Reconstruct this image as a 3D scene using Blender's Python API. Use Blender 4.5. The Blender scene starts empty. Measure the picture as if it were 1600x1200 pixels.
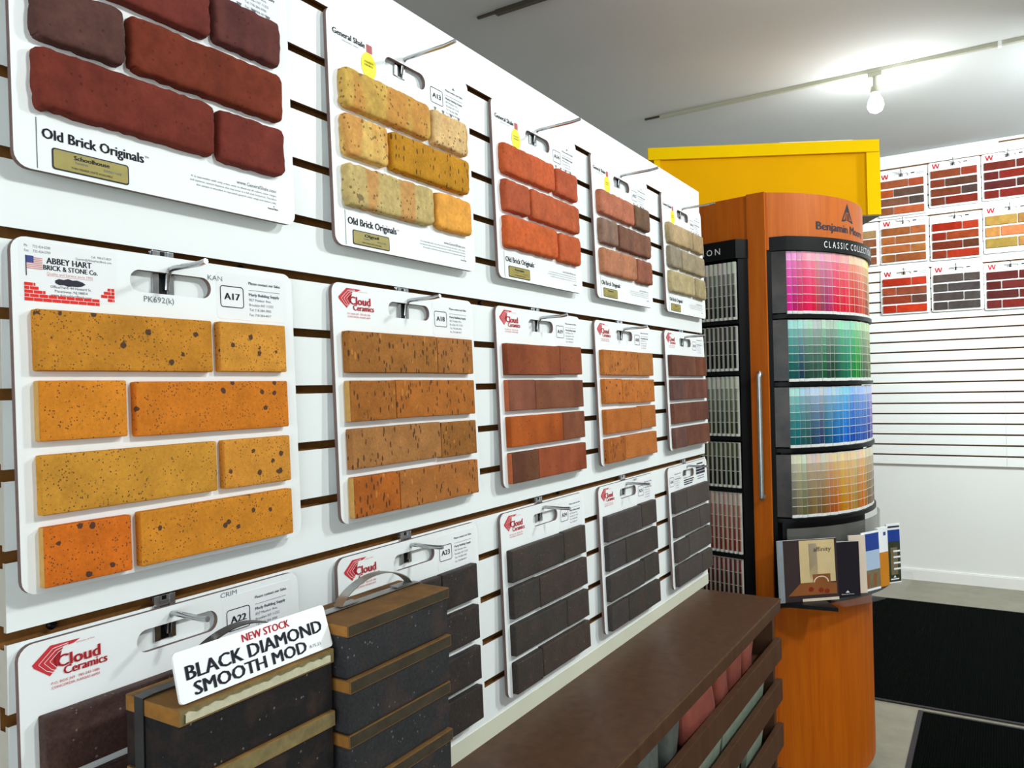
import bpy, math, random
from mathutils import Vector, Matrix, noise

random.seed(7)
SC = bpy.context.scene
COL = SC.collection
H = 1.481                      # camera height above the floor
CAM = Vector((0.7864, 0.0, H))

# ------------------------------------------------------------------ camera
YAW, PIT, ROL, FPX = 0.55899793, 0.00648420, -0.02255830, 1207.016
F_ = Vector((-math.sin(YAW) * math.cos(PIT), math.cos(YAW) * math.cos(PIT), math.sin(PIT)))
R0 = Vector((math.cos(YAW), math.sin(YAW), 0))
U0 = R0.cross(F_)
R_ = R0 * math.cos(ROL) + U0 * math.sin(ROL)
U_ = U0 * math.cos(ROL) - R0 * math.sin(ROL)
cd = bpy.data.cameras.new('camera')
cam = bpy.data.objects.new('camera', cd)
COL.objects.link(cam)
cd.sensor_fit = 'HORIZONTAL'
cd.sensor_width = 36
cd.lens = FPX / 1600 * 36
cd.clip_start = 0.02
m = Matrix(((R_.x, U_.x, -F_.x, CAM.x), (R_.y, U_.y, -F_.y, CAM.y), (R_.z, U_.z, -F_.z, CAM.z), (0, 0, 0, 1)))
cam.matrix_world = m
SC.camera = cam

# ------------------------------------------------------------------ world, lights, exposure
SC.view_settings.view_transform = 'Standard'
SC.view_settings.look = 'None'
SC.view_settings.gamma = 1.0
SC.view_settings.use_curve_mapping = False
SC.view_settings.exposure = 0.0
SC.cycles.caustics_reflective = False
SC.cycles.caustics_refractive = False
W = bpy.data.worlds.new('world')
SC.world = W
W.use_nodes = True
W.node_tree.nodes['Background'].inputs[0].default_value = (0.80, 0.90, 1.0, 1)
W.node_tree.nodes['Background'].inputs[1].default_value = 0.6


def area(name, loc, target, sx, sy, power, col=(1, 1, 1)):
    d = bpy.data.lights.new(name, 'AREA')
    d.shape = 'RECTANGLE'
    d.size, d.size_y, d.energy, d.color = sx, sy, power, col
    o = bpy.data.objects.new(name, d)
    COL.objects.link(o)
    o.location = loc
    o.rotation_euler = (Vector(target) - Vector(loc)).to_track_quat('-Z', 'Y').to_euler()
    return o


COOL = (0.93, 1.0, 0.99)
# soft fill added behind the camera, as if from an unseen window
area('rear_fill_light', (1.7, -2.72, 1.55), (1.0, 3.0, 1.3), 3.4, 1.9, 82, (0.90, 0.98, 1.0))
# unseen area lights without fixtures, added to brighten the panel and far wall
for lx, ly, tx, ty, tz, lp in ((2.15, 2.89, 0, 1.9, -.1, 38), (2.15, 1.25, 0, .7, -.3, 27), (1.75, 4.59, .5, 6.4, -.2, 70), (2.9, 4.59, 2.2, 4.2, -1.4, 8)):
    area('added_area_light', (lx, ly, H + 1.43), (tx, ty, H + tz), 0.22, 0.22, lp, COOL)
pd = bpy.data.lights.new('bulb_light', 'POINT')
pd.energy, pd.shadow_soft_size, pd.color = 30, 0.05, (0.95, 1.0, 1.0)
po = bpy.data.objects.new('bulb_light', pd)
COL.objects.link(po)
po.location = (0.276, 4.6, H + 1.475)
p2 = bpy.data.objects.new('bulb_light', pd.copy())       # second bare bulb, on the middle track above the frame
p2.data.energy = 24
COL.objects.link(p2)
p2.location = (0.42, 2.89, H + 1.475)


# ------------------------------------------------------------------ materials
def srgb(r, g, b, a=1.0):
    f = lambda c: ((c / 255) / 12.92 if c / 255 <= 0.04045 else (((c / 255) + 0.055) / 1.055) ** 2.4)
    return (f(r), f(g), f(b), a)


class NT:
    def __init__(s, name):
        s.m = bpy.data.materials.new(name)
        s.m.use_nodes = True
        s.t = s.m.node_tree
        s.b = s.t.nodes['Principled BSDF']

    def n(s, typ, **kw):
        nd = s.t.nodes.new('ShaderNode' + typ)
        for k, v in kw.items():
            if k.startswith('i_'):
                nd.inputs[k[2:].replace('_', ' ')].default_value = v
            else:
                setattr(nd, k, v)
        return nd

    def l(s, a, b):
        s.t.links.new(a, b)

    def math(s, op, a, b=None):
        nd = s.n('Math', operation=op)
        for i, v in enumerate((a, b)):
            if v is None:
                continue
            if isinstance(v, (int, float)):
                nd.inputs[i].default_value = v
            else:
                s.l(v, nd.inputs[i])
        return nd.outputs[0]

    def mix(s, fac, a, b, mode='MIX'):
        nd = s.n('Mix', data_type='RGBA', blend_type=mode)
        for i, v in ((0, fac), (6, a), (7, b)):
            if isinstance(v, (int, float)):
                nd.inputs[i].default_value = v
            elif isinstance(v, tuple):
                nd.inputs[i].default_value = v
            else:
                s.l(v, nd.inputs[i])
        return nd.outputs[2]

    def ramp(s, fac, stops):
        nd = s.n('ValToRGB')
        cr = nd.color_ramp
        while len(cr.elements) < len(stops):
            cr.elements.new(0.5)
        for e, (p, c) in zip(cr.elements, stops):
            e.position = p
            e.color = c if isinstance(c, tuple) else (c, c, c, 1)
        s.l(fac, nd.inputs[0])
        return nd.outputs[0]

    def coords(s, sc=(1, 1, 1), rnd=True):
        tc = s.n('TexCoord')
        mp = s.n('Mapping')
        mp.inputs['Scale'].default_value = sc
        s.l(tc.outputs['Object'], mp.inputs[0])
        if rnd:
            oi = s.n('ObjectInfo')
            ad = s.n('VectorMath', operation='MULTIPLY')
            ad.inputs[1].default_value = (17.3, 31.7, 23.1)
            cx = s.n('CombineXYZ')
            for i in range(3):
                s.l(oi.outputs['Random'], cx.inputs[i])
            s.l(cx.outputs[0], ad.inputs[0])
            s.l(ad.outputs[0], mp.inputs['Location'])
        return mp.outputs[0]

    def noise(s, co, scale, detail=4.0, rough=0.55, out=0):
        nd = s.n('TexNoise')
        nd.inputs['Scale'].default_value = scale
        nd.inputs['Detail'].default_value = detail
        nd.inputs['Roughness'].default_value = rough
        s.l(co, nd.inputs['Vector'])
        return nd.outputs[out]

    def vor(s, co, scale):
        nd = s.n('TexVoronoi')
        nd.inputs['Scale'].default_value = scale
        s.l(co, nd.inputs['Vector'])
        return nd.outputs['Distance'], nd.outputs['Color']

    def bump(s, h, strength=0.3, dist=0.002):
        nd = s.n('Bump')
        nd.inputs['Strength'].default_value = strength
        nd.inputs['Distance'].default_value = dist
        s.l(h, nd.inputs['Height'])
        s.l(nd.outputs[0], s.b.inputs['Normal'])

    def base(s, c):
        if isinstance(c, tuple):
            s.b.inputs['Base Color'].default_value = c
        else:
            s.l(c, s.b.inputs['Base Color'])

    def set(s, rough=0.5, metal=0.0, spec=0.5):
        s.b.inputs['Roughness'].default_value = rough
        s.b.inputs['Metallic'].default_value = metal
        s.b.inputs['Specular IOR Level'].default_value = spec


def plain(name, c, rough=0.5, metal=0.0, var=0.06, scale=18, spec=0.4, bump=0.0):
    """painted / moulded surface with a faint mottled variation"""
    t = NT(name)
    co = t.coords(rnd=False)
    n = t.noise(co, scale)
    k = t.ramp(n, [(0.3, 1 - var), (0.7, 1.0)])
    t.base(t.mix(1.0, c, k, 'MULTIPLY'))
    t.set(rough, metal, spec)
    if bump:
        t.bump(t.noise(co, scale * 12), bump)
    return t.m


def brick_mat(name, kind):
    t = NT(name)
    oi = t.n('ObjectInfo')
    base = oi.outputs['Color']
    co = t.coords()
    lo = t.noise(co, 30, 3)
    c = t.mix(1.0, base, t.ramp(lo, [(0.3, 0.84), (0.7, 1.14)]), 'MULTIPLY')
    fine = t.noise(co, 260, 3, 0.7)
    if kind == 'speckled':
        c = t.mix(1.0, c, t.ramp(fine, [(0.3, 0.86), (0.7, 1.10)]), 'MULTIPLY')
        d, vc = t.vor(co, 300)
        big = t.noise(co, 60, 2)
        thr = t.math('MULTIPLY', t.math('GREATER_THAN', big, 0.5), 0.13)
        s1 = t.math('LESS_THAN', d, t.math('ADD', thr, 0.13))
        d2, vc2 = t.vor(co, 50)
        sx = t.n('SeparateColor')
        t.l(vc2, sx.inputs[0])
        g = t.math('LESS_THAN', sx.outputs[0], 0.5)
        s2 = t.math('MULTIPLY', t.math('LESS_THAN', t.math('ADD', d2, t.math('MULTIPLY', fine, 0.22)), 0.275), g)
        sp = t.math('MAXIMUM', t.math('MULTIPLY', s1, 0.75), t.math('MULTIPLY', s2, 0.9))
        c = t.mix(sp, c, srgb(58, 47, 46))
        t.bump(t.math('SUBTRACT', fine, t.math('MULTIPLY', sp, 0.6)), 0.25, 0.001)
    elif kind == 'streaked':
        c = t.mix(1.0, c, t.ramp(fine, [(0.3, 0.80), (0.7, 1.12)]), 'MULTIPLY')
        co2 = t.coords((1.0, 1.0, 0.38))
        d, vc = t.vor(co2, 150)
        s1 = t.math('LESS_THAN', d, 0.27)
        n2 = t.noise(co2, 70, 3)
        s1 = t.math('MULTIPLY', s1, t.math('GREATER_THAN', n2, 0.45))
        d3, vc3 = t.vor(co2, 85)
        s3 = t.math('MULTIPLY', t.math('LESS_THAN', d3, 0.2), t.math('GREATER_THAN', t.noise(co, 55, 2), 0.52))
        c = t.mix(t.math('MULTIPLY', s3, 0.7), c, srgb(196, 128, 60))
        c = t.mix(t.math('MULTIPLY', s1, 0.8), c, srgb(62, 42, 34))
        t.bump(t.math('SUBTRACT', fine, t.math('MULTIPLY', s1, 0.7)), 0.35, 0.001)
    elif kind == 'flashed':
        co2 = t.coords((1.0, 1.0, 0.25))
        n2 = t.noise(co2, 13, 2, 0.45)
        k = t.ramp(n2, [(0.40, 0.0), (0.62, 1.0)])
        c = t.mix(t.math('MULTIPLY', k, 0.75), c, t.mix(1.0, c, (0.62, 0.55, 0.62, 1), 'MULTIPLY'))
        c = t.mix(1.0, c, t.ramp(fine, [(0.3, 0.88), (0.7, 1.08)]), 'MULTIPLY')
        d, vc = t.vor(co, 90)
        s1 = t.math('MULTIPLY', t.math('LESS_THAN', d, 0.16), t.math('GREATER_THAN', t.noise(co, 35, 2), 0.56))
        c = t.mix(t.math('MULTIPLY', s1, 0.7), c, srgb(60, 40, 34))
        t.bump(fine, 0.2, 0.001)
    elif kind == 'dark':
        c = t.mix(1.0, c, t.ramp(fine, [(0.25, 0.6), (0.75, 1.4)]), 'MULTIPLY')
        c = t.mix(t.ramp(t.noise(co, 22, 3), [(0.5, 0.0), (0.7, 0.35)]), c, srgb(84, 58, 46))
        d, vc = t.vor(co, 130)
        s1 = t.math('MULTIPLY', t.math('LESS_THAN', d, 0.17), t.math('GREATER_THAN', t.noise(co, 45, 2), 0.57))
        c = t.mix(t.math('MULTIPLY', s1, 0.55), c, srgb(130, 122, 116))
        t.bump(t.noise(co, 190, 4, 0.7), 0.5, 0.0015)
    elif kind == 'tumbled':
        co2 = t.coords((1.0, 1.0, 0.3))
        n2 = t.noise(co2, 16, 2, 0.5)
        c = t.mix(t.ramp(n2, [(0.52, 0.0), (0.66, 0.45)]), c, t.mix(1.0, c, (0.60, 0.66, 0.75, 1), 'MULTIPLY'))
        c = t.mix(1.0, c, t.ramp(t.noise(co, 95, 5, 0.7), [(0.3, 0.80), (0.7, 1.14)]), 'MULTIPLY')
        d, vc = t.vor(co, 120)
        s1 = t.math('MULTIPLY', t.math('LESS_THAN', d, 0.2), t.math('GREATER_THAN', t.noise(co, 40, 2), 0.54))
        c = t.mix(t.math('MULTIPLY', s1, 0.55), c, t.mix(1.0, c, (0.4, 0.36, 0.36, 1), 'MULTIPLY'))
        t.bump(t.noise(co, 120, 6, 0.75), 0.55, 0.002)
    elif kind == 'buff':           # buff body with orange banding, charcoal smudges and pits
        co2 = t.coords((1.0, 1.0, 0.12))
        n2 = t.noise(co2, 22, 1, 0.3)
        c = t.mix(t.ramp(n2, [(0.5, 0.0), (0.56, 0.55)]), c, srgb(205, 130, 66))
        c = t.mix(1.0, c, t.ramp(t.noise(co, 120, 5, 0.7), [(0.3, 0.80), (0.7, 1.12)]), 'MULTIPLY')
        d, vc = t.vor(co, 130)
        s1 = t.math('MULTIPLY', t.math('LESS_THAN', d, 0.26), t.math('GREATER_THAN', t.noise(co, 30, 2), 0.50))
        c = t.mix(t.math('MULTIPLY', s1, 0.65), c, srgb(74, 54, 34))
        s2 = t.math('GREATER_THAN', t.noise(co, 48, 2), 0.70)
        c = t.mix(t.math('MULTIPLY', s2, 0.6), c, srgb(70, 60, 50))
        t.bump(t.math('SUBTRACT', t.noise(co, 120, 6, 0.75), s1), 0.5, 0.002)
    elif kind == 'plain':
        co2 = t.coords((1.0, 1.0, 0.4))
        n2 = t.noise(co2, 10, 2, 0.5)
        c = t.mix(t.ramp(n2, [(0.45, 0.0), (0.65, 0.5)]), c, t.mix(1.0, c, (0.7, 0.62, 0.62, 1), 'MULTIPLY'))
    t.base(c)
    t.set(0.8 if kind != 'dark' else 0.6, 0, 0.12 if kind != 'dark' else .3)
    return t.m


def wood_mat(name, c1, c2, rough=0.35):
    t = NT(name)
    co = t.coords((9, 9, 0.55), rnd=False)
    n = t.noise(co, 4.5, 6, 0.62)
    c = t.mix(t.ramp(n, [(0.3, 0.0), (0.7, 1.0)]), c1, c2)
    co2 = t.coords((60, 60, 1.2), rnd=False)
    c = t.mix(1.0, c, t.ramp(t.noise(co2, 5, 3), [(0.3, 0.9), (0.7, 1.05)]), 'MULTIPLY')
    t.base(c)
    t.set(rough, 0, 0.22)
    return t.m


M = {}
M['white'] = plain('white_laminate', (0.90, 0.93, 0.925, 1), 0.38, var=0.02, scale=3)
M['board'] = plain('white_board', (0.89, 0.91, 0.91, 1), 0.42, var=0.03, scale=9)
M['board_edge'] = plain('fibreboard_edge', srgb(128, 104, 100), 0.8, var=0.2, scale=160)
M['mdf'] = plain('brown_fibreboard', srgb(136, 88, 34), 0.85, var=0.25, scale=90)
M['endgrain'] = plain('panel_end', srgb(196, 190, 178), 0.7, var=0.1, scale=40)
M['strip'] = plain('cream_strip', srgb(222, 222, 202), 0.5, var=0.04)
M['paper'] = plain('paper', (0.87, 0.88, 0.89, 1), 0.6, var=0.02)
M['ink'] = plain('navy_ink', srgb(38, 36, 52), 0.7, var=0.1)
M['grey_ink'] = plain('grey_ink', srgb(116, 122, 132), 0.7, var=0.1)
M['red_ink'] = plain('red_ink', srgb(206, 48, 58), 0.7, var=0.08)
M['brick_ink'] = plain('brick_red_ink', srgb(230, 32, 22), 0.7, var=0.06)
M['blue_ink'] = plain('blue_ink', srgb(58, 70, 140), 0.7, var=0.08)
M['pink_ink'] = plain('pink_ink', srgb(222, 150, 146), 0.7, var=0.08)
M['yellow'] = plain('yellow_sticker', srgb(252, 236, 0), 0.5, var=0.02)
M['gold'] = plain('gold_plate', srgb(158, 142, 54), 0.4, var=0.12, scale=120)
M['chrome'] = plain('chrome', (0.50, 0.51, 0.53, 1), 0.2, 1.0, var=0.05)
M['steel'] = plain('galvanised_steel', (0.46, 0.48, 0.48, 1), 0.35, 0.9, var=0.15, scale=60)
M['darksteel'] = plain('dark_steel_strap', (0.10, 0.10, 0.10, 1), 0.4, 0.7, var=0.2, scale=60)
M['black'] = plain('black_plastic', srgb(5, 5, 7), 0.42, var=0.2, spec=.18)
M['slotblack'] = plain('black_card_rack', srgb(9, 9, 11), 0.6, var=0.2)
M['tan'] = plain('tan_cut_clay', srgb(206, 160, 88), 0.85, var=0.2, scale=120)
M['salmon_cut'] = plain('salmon_cut_clay', srgb(186, 98, 58), 0.85, var=0.2, scale=120)
for k in ('speckled', 'streaked', 'flashed', 'dark', 'tumbled', 'buff', 'plain'):
    M[k] = brick_mat('brick_' + k, k)
M['cherry'] = wood_mat('cherry_wood', srgb(180, 82, 2), srgb(200, 102, 12), 0.5)
M['counter'] = wood_mat('dark_brown_wood', srgb(70, 46, 32), srgb(88, 60, 42), 0.42)
M['counter_edge'] = wood_mat('dark_brown_edge', srgb(84, 62, 42), srgb(106, 80, 54), 0.5)
M['canopy'] = plain('yellow_paint', srgb(228, 166, 0), 0.7, var=0.05, scale=4, spec=.04)
M['canopy_trim'] = plain('bright_yellow_paint', srgb(238, 196, 0), 0.7, var=0.03, scale=4, spec=.04)
M['canopy_under'] = plain('grey_underside', srgb(122, 116, 104), 0.7, var=0.06)
M['ceiling'] = plain('grey_ceiling_paint', (0.60, 0.625, 0.64, 1), 0.9, var=0.03, scale=2)
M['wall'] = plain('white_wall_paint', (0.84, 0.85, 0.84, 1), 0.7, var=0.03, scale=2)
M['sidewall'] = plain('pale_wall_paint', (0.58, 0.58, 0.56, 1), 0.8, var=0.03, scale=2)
M['trim'] = plain('white_trim_paint', (0.88, 0.88, 0.88, 1), 0.4, var=0.02)
M['track'] = plain('track_enamel', srgb(176, 178, 160), 0.4, var=0.05)
M['trackdark'] = plain('track_socket', srgb(70, 62, 50), 0.5, var=0.1)
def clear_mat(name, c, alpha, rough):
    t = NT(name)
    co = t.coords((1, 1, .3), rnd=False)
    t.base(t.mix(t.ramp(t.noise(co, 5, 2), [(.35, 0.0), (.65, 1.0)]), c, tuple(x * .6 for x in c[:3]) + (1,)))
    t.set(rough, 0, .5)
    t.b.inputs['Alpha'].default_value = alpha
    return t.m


M['clear'] = clear_mat('clear_acrylic', (.5, .5, .5, 1), .08, .3)
M['reflect_grey'] = clear_mat('reflection_grey_acrylic', srgb(128, 126, 120), .55, .15)  # clear acrylic, with the grey of its reflections put into the colour
M['stone_red'] = plain('red_stone', srgb(138, 66, 52), 0.8, var=0.3, scale=30, bump=0.3)
M['stone_grey'] = plain('grey_stone', srgb(84, 87, 82), 0.85, var=0.35, scale=40, bump=0.4)
M['slab'] = plain('pale_stone', srgb(138, 148, 130), 0.7, var=0.2, scale=30)
M['acrylic'] = plain('smoked_acrylic', srgb(62, 60, 56), 0.2, var=0.25, scale=10)


def floor_mat():
    t = NT('grey_vinyl_floor')
    co = t.coords(rnd=False)
    n = t.noise(co, 5, 6, 0.7)
    c = t.mix(t.ramp(n, [(0.3, 0.0), (0.7, 1.0)]), srgb(122, 118, 101), srgb(146, 141, 123))
    t.base(c)
    t.set(0.4, 0, 0.4)
    return t.m


def rug_mat():
    t = NT('dark_green_ribbed_carpet')
    co = t.coords(rnd=False)
    wv = t.n('TexWave', wave_type='BANDS', bands_direction='X')
    wv.inputs['Scale'].default_value = 34
    wv.inputs['Distortion'].default_value = 0.6
    t.l(co, wv.inputs['Vector'])
    n = t.noise(co, 300, 2)
    c = t.mix(wv.outputs['Fac'], srgb(1, 3, 2), srgb(4, 9, 6))
    c = t.mix(1.0, c, t.ramp(n, [(0.3, 0.6), (0.7, 1.3)]), 'MULTIPLY')
    t.base(c)
    t.set(0.95, 0, 0.03)
    t.bump(wv.outputs['Fac'], 0.6, 0.004)
    return t.m


def marble_mat():
    t = NT('marbled_dark_panel')
    co = t.coords()
    n = t.noise(co, 9, 4, 0.6)
    c = t.mix(t.ramp(n, [(0.35, 0.0), (0.65, 1.0)]), srgb(20, 18, 21), srgb(66, 58, 54))
    t.base(c)
    t.set(0.3, 0, 0.3)
    return t.m


def card_mat():
    t = NT('printed_colour_card')
    a = t.n('VertexColor', layer_name='Col')
    n = t.noise(t.coords(), 60, 2)
    t.base(t.mix(1.0, a.outputs[0], t.ramp(n, [(0.3, 0.95), (0.7, 1.0)]), 'MULTIPLY'))
    t.set(0.5, 0, 0.12)
    return t.m


def glow_mat(name, c, s):
    t = NT(name)
    t.base((0.9, 0.9, 0.9, 1))
    t.b.inputs['Emission Color'].default_value = c
    t.b.inputs['Emission Strength'].default_value = s
    return t.m


M['floor'] = floor_mat()
M['rug'] = rug_mat()
M['rug_edge'] = plain('rubber_edge', srgb(40, 34, 38), 0.7, var=0.1)
M['marble'] = marble_mat()
M['card'] = card_mat()
M['bulb'] = glow_mat('lit_bulb', (0.97, 1, 1, 1), 30)


# ------------------------------------------------------------------ mesh building
class MB:
    def __init__(s):
        s.v, s.f, s.mi, s.c = [], [], [], []

    def face(s, pts, mi=0, col=(1, 1, 1, 1)):
        b = len(s.v)
        s.v += [tuple(p) for p in pts]
        s.f.append(tuple(range(b, b + len(pts))))
        s.mi.append(mi)
        s.c.append(col)

    def mesh(s, verts, faces, mi=0, col=(1, 1, 1, 1)):
        b = len(s.v)
        s.v += [tuple(p) for p in verts]
        for f in faces:
            s.f.append(tuple(b + i for i in f))
            s.mi.append(mi)
            s.c.append(col)

    def box(s, x0, x1, y0, y1, z0, z1, mi=0, col=(1, 1, 1, 1)):
        v = [(x, y, z) for x in (x0, x1) for y in (y0, y1) for z in (z0, z1)]
        s.mesh(v, [(0, 1, 3, 2), (4, 6, 7, 5), (0, 4, 5, 1), (2, 3, 7, 6), (0, 2, 6, 4), (1, 5, 7, 3)], mi, col)

    def obox(s, o, a, b, c, mi=0):
        """box from a corner and three edge vectors"""
        o, a, b, c = map(Vector, (o, a, b, c))
        v = [o, o + c, o + b, o + b + c, o + a, o + a + c, o + a + b, o + a + b + c]
        s.mesh(v, [(0, 1, 3, 2), (4, 6, 7, 5), (0, 4, 5, 1), (2, 3, 7, 6), (0, 2, 6, 4), (1, 5, 7, 3)], mi)

    def prism(s, poly, z0, z1, mi=0, mtop=None, caps=True):
        n = len(poly)
        v = [(x, y, z0) for x, y in poly] + [(x, y, z1) for x, y in poly]
        s.mesh(v, [(i, (i + 1) % n, n + (i + 1) % n, n + i) for i in range(n)], mi)
        if caps:
            s.face([(x, y, z1) for x, y in poly], mi if mtop is None else mtop)
            s.face([(x, y, z0) for x, y in reversed(poly)], mi)

    def tube(s, path, r, seg=10, mi=0, cap=True):
        path = [Vector(p) for p in path]
        rings = []
        n0 = None
        for i, p in enumerate(path):
            d = (path[min(i + 1, len(path) - 1)] - path[max(i - 1, 0)]).normalized()
            if n0 is None:
                n0 = d.orthogonal().normalized()
            n0 = (n0 - d * n0.dot(d)).normalized()
            b = d.cross(n0)
            rr = r[i] if isinstance(r, (list, tuple)) else r
            rings.append([p + (n0 * math.cos(2 * math.pi * k / seg) + b * math.sin(2 * math.pi * k / seg)) * rr for k in range(seg)])
        v = [p for ring in rings for p in ring]
        f = [(i * seg + k, i * seg + (k + 1) % seg, (i + 1) * seg + (k + 1) % seg, (i + 1) * seg + k)
             for i in range(len(path) - 1) for k in range(seg)]
        s.mesh(v, f, mi)
        if cap:
            s.face(list(reversed(rings[0])), mi)
            s.face(rings[-1], mi)

    def ribbon(s, path, wvec, th, mi=0):
        """flat band following a path: wvec = width vector, th = thickness"""
        path = [Vector(p) for p in path]
        wv = Vector(wvec)
        rows = []
        for i, p in enumerate(path):
            d = (path[min(i + 1, len(path) - 1)] - path[max(i - 1, 0)]).normalized()
            n = d.cross(wv).normalized() * th
            rows.append([p - wv / 2, p + wv / 2, p + wv / 2 + n, p - wv / 2 + n])
        v = [p for r in rows for p in r]
        f = [(i * 4 + k, i * 4 + (k + 1) % 4, i * 4 + 4 + (k + 1) % 4, i * 4 + 4 + k) for i in range(len(path) - 1) for k in range(4)]
        s.mesh(v, f, mi)
        s.face(rows[0], mi)
        s.face(list(reversed(rows[-1])), mi)

    def sphere(s, c, r, seg=16, rings=10, mi=0):
        c = Vector(c)
        v = [c + Vector((math.sin(math.pi * j / rings) * math.cos(2 * math.pi * k / seg) * r[0],
                         math.sin(math.pi * j / rings) * math.sin(2 * math.pi * k / seg) * r[1],
                         math.cos(math.pi * j / rings) * r[2])) for j in range(rings + 1) for k in range(seg)]
        f = [(j * seg + k, (j + 1) * seg + k, (j + 1) * seg + (k + 1) % seg, j * seg + (k + 1) % seg) for j in range(rings) for k in range(seg)]
        s.mesh(v, f, mi)

    def build(s, name, mats, parent=None, smooth=False, color=None, bevel=0.0, merge=False):
        """parent: an Empty without rotation set; vertices are in that Empty's own frame"""
        me = bpy.data.meshes.new(name)
        me.from_pydata(s.v, [], s.f)
        for mt in (mats if isinstance(mats, (list, tuple)) else [mats]):
            me.materials.append(M[mt] if isinstance(mt, str) else mt)
        me.polygons.foreach_set('material_index', s.mi)
        if any(c != (1, 1, 1, 1) for c in s.c):
            at = me.color_attributes.new('Col', 'FLOAT_COLOR', 'CORNER')
            buf = []
            for p, c in zip(me.polygons, s.c):
                buf += list(c) * p.loop_total
            at.data.foreach_set('color', buf)
        if merge or bevel or smooth:
            import bmesh
            bm = bmesh.new()
            bm.from_mesh(me)
            bmesh.ops.remove_doubles(bm, verts=bm.verts, dist=1e-5)
            bmesh.ops.recalc_face_normals(bm, faces=bm.faces)
            if bevel:
                es = [e for e in bm.edges if len(e.link_faces) == 2 and e.calc_face_angle(0) > 0.6]
                bmesh.ops.bevel(bm, geom=es, offset=bevel, segments=2, profile=0.7, affect='EDGES')
            bm.to_mesh(me)
            bm.free()
        if smooth:
            me.polygons.foreach_set('use_smooth', [True] * len(me.polygons))
            try:
                me.set_sharp_from_angle(angle=0.7)
            except Exception:
                pass
        me.update()
        o = bpy.data.objects.new(name, me)
        COL.objects.link(o)
        if parent:
            o.parent = parent
        if color:
            o.color = color
        return o


def thing(name, label, cat, loc=(0, 0, 0), rot=(0, 0, 0), group=None):
    o = bpy.data.objects.new(name, None)
    COL.objects.link(o)
    o.empty_display_size = 0.05
    o.location = loc
    o.rotation_euler = rot
    return tag(o, label, cat, group)


def tag(o, label, cat, group=None):
    o['label'] = label
    o['category'] = cat
    if group:
        o['group'] = group
    return o


def struct(o):
    o['kind'] = 'structure'
    return o


# ------------------------------------------------------------------ lettering
_tc = {}


def glyphs(s, bold=False):
    """flat lettering at cap height 1, as (verts2d, faces, width)"""
    key = s
    if key not in _tc:
        cu = bpy.data.curves.new('lettering', 'FONT')
        cu.body = s
        cu.size = 1.0
        cu.resolution_u = 2
        ob = bpy.data.objects.new('lettering', cu)
        COL.objects.link(ob)
        bpy.context.view_layer.update()
        dg = bpy.context.evaluated_depsgraph_get()
        ev = ob.evaluated_get(dg)
        me = ev.to_mesh()
        vs = [(v.co.x, v.co.y) for v in me.vertices]
        fs = [tuple(p.vertices) for p in me.polygons]
        ev.to_mesh_clear()
        bpy.data.objects.remove(ob)
        bpy.data.curves.remove(cu)
        cap = 0.72
        vs = [(x / cap, y / cap) for x, y in vs]
        _tc[key] = (vs, fs, max([v[0] for v in vs] or [1]), min([v[0] for v in vs] or [0]))
    return _tc[key]


def write(mb, s, place, a, b, h, w=None, mi=0, bold=False, align='l'):
    """letter s with baseline at (a, b), cap height h and, if given, width w"""
    vs, fs, wd, w0 = glyphs(s, bold)
    sx = h if w is None else w / max(wd - w0, 1e-6)
    off = {'l': 0, 'c': -0.5, 'r': -1}[align] * (wd - w0) * sx
    for d in ((-.055, 0, .055) if bold else (0,)):
        mb.mesh([place(a + off + (x - w0) * sx + d * sx, b + y * h) for x, y in vs], fs, mi)


def rrect(w, h, r, n=5):
    """rounded rectangle outline, counter-clockwise from the lower left, origin at the lower left"""
    out = []
    for cx, cy, a0 in ((r, r, 180), (w - r, r, 270), (w - r, h - r, 0), (r, h - r, 90)):
        for k in range(n + 1):
            a = math.radians(a0 + 90 * k / n)
            out.append((cx + r * math.cos(a), cy + r * math.sin(a)))
    return out


# ------------------------------------------------------------------ the room
XL, XR, YF, YB = -2.6, 3.4, 6.437, -2.9
HC = H + 1.685
fl = MB()
fl.box(XL - .1, XR + .1, YB - .1, YF + .1, -.1, 0)
struct(fl.build('floor', 'floor'))
cl = MB()
cl.box(XL - .1, XR + .1, YB - .1, YF + .1, HC, HC + .1)
struct(cl.build('ceiling', 'ceiling'))
w_ = MB()
w_.box(XL, XR, YF, YF + .1, 0, HC)
struct(w_.build('wall_back', 'wall'))
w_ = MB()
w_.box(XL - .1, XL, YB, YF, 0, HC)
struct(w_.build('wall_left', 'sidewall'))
w_ = MB()
w_.box(XR, XR + .1, YB, YF, 0, HC)
struct(w_.build('wall_right', 'sidewall'))
w_ = MB()                                   # wall behind the camera, with an opening added for the daylight fill
w_.box(XL, -0.1, YB - .1, YB, 0, HC)
w_.box(3.3, XR, YB - .1, YB, 0, HC)
w_.box(-0.1, 3.3, YB - .1, YB, 0, .55)
w_.box(-0.1, 3.3, YB - .1, YB, 2.55, HC)
struct(w_.build('wall_front', 'sidewall'))
w_ = MB()
for a, b, c, d in ((-.1, -.04, .55, 2.55), (3.24, 3.3, .55, 2.55), (1.57, 1.63, .55, 2.55)):
    w_.box(a, b, YB - .08, YB - .02, c, d)
w_.box(-.1, 3.3, YB - .08, YB - .02, .55, .61)
w_.box(-.1, 3.3, YB - .08, YB - .02, 2.49, 2.55)
struct(w_.build('window_1', 'trim'))  # frame of an unseen window, added to go with the fill light
w_ = MB()
w_.box(XL, XR, YF - .013, YF, 0, .075)
w_.box(XL, XR, YF - .009, YF, .075, .084)
struct(w_.build('baseboard_back', 'trim'))


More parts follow.
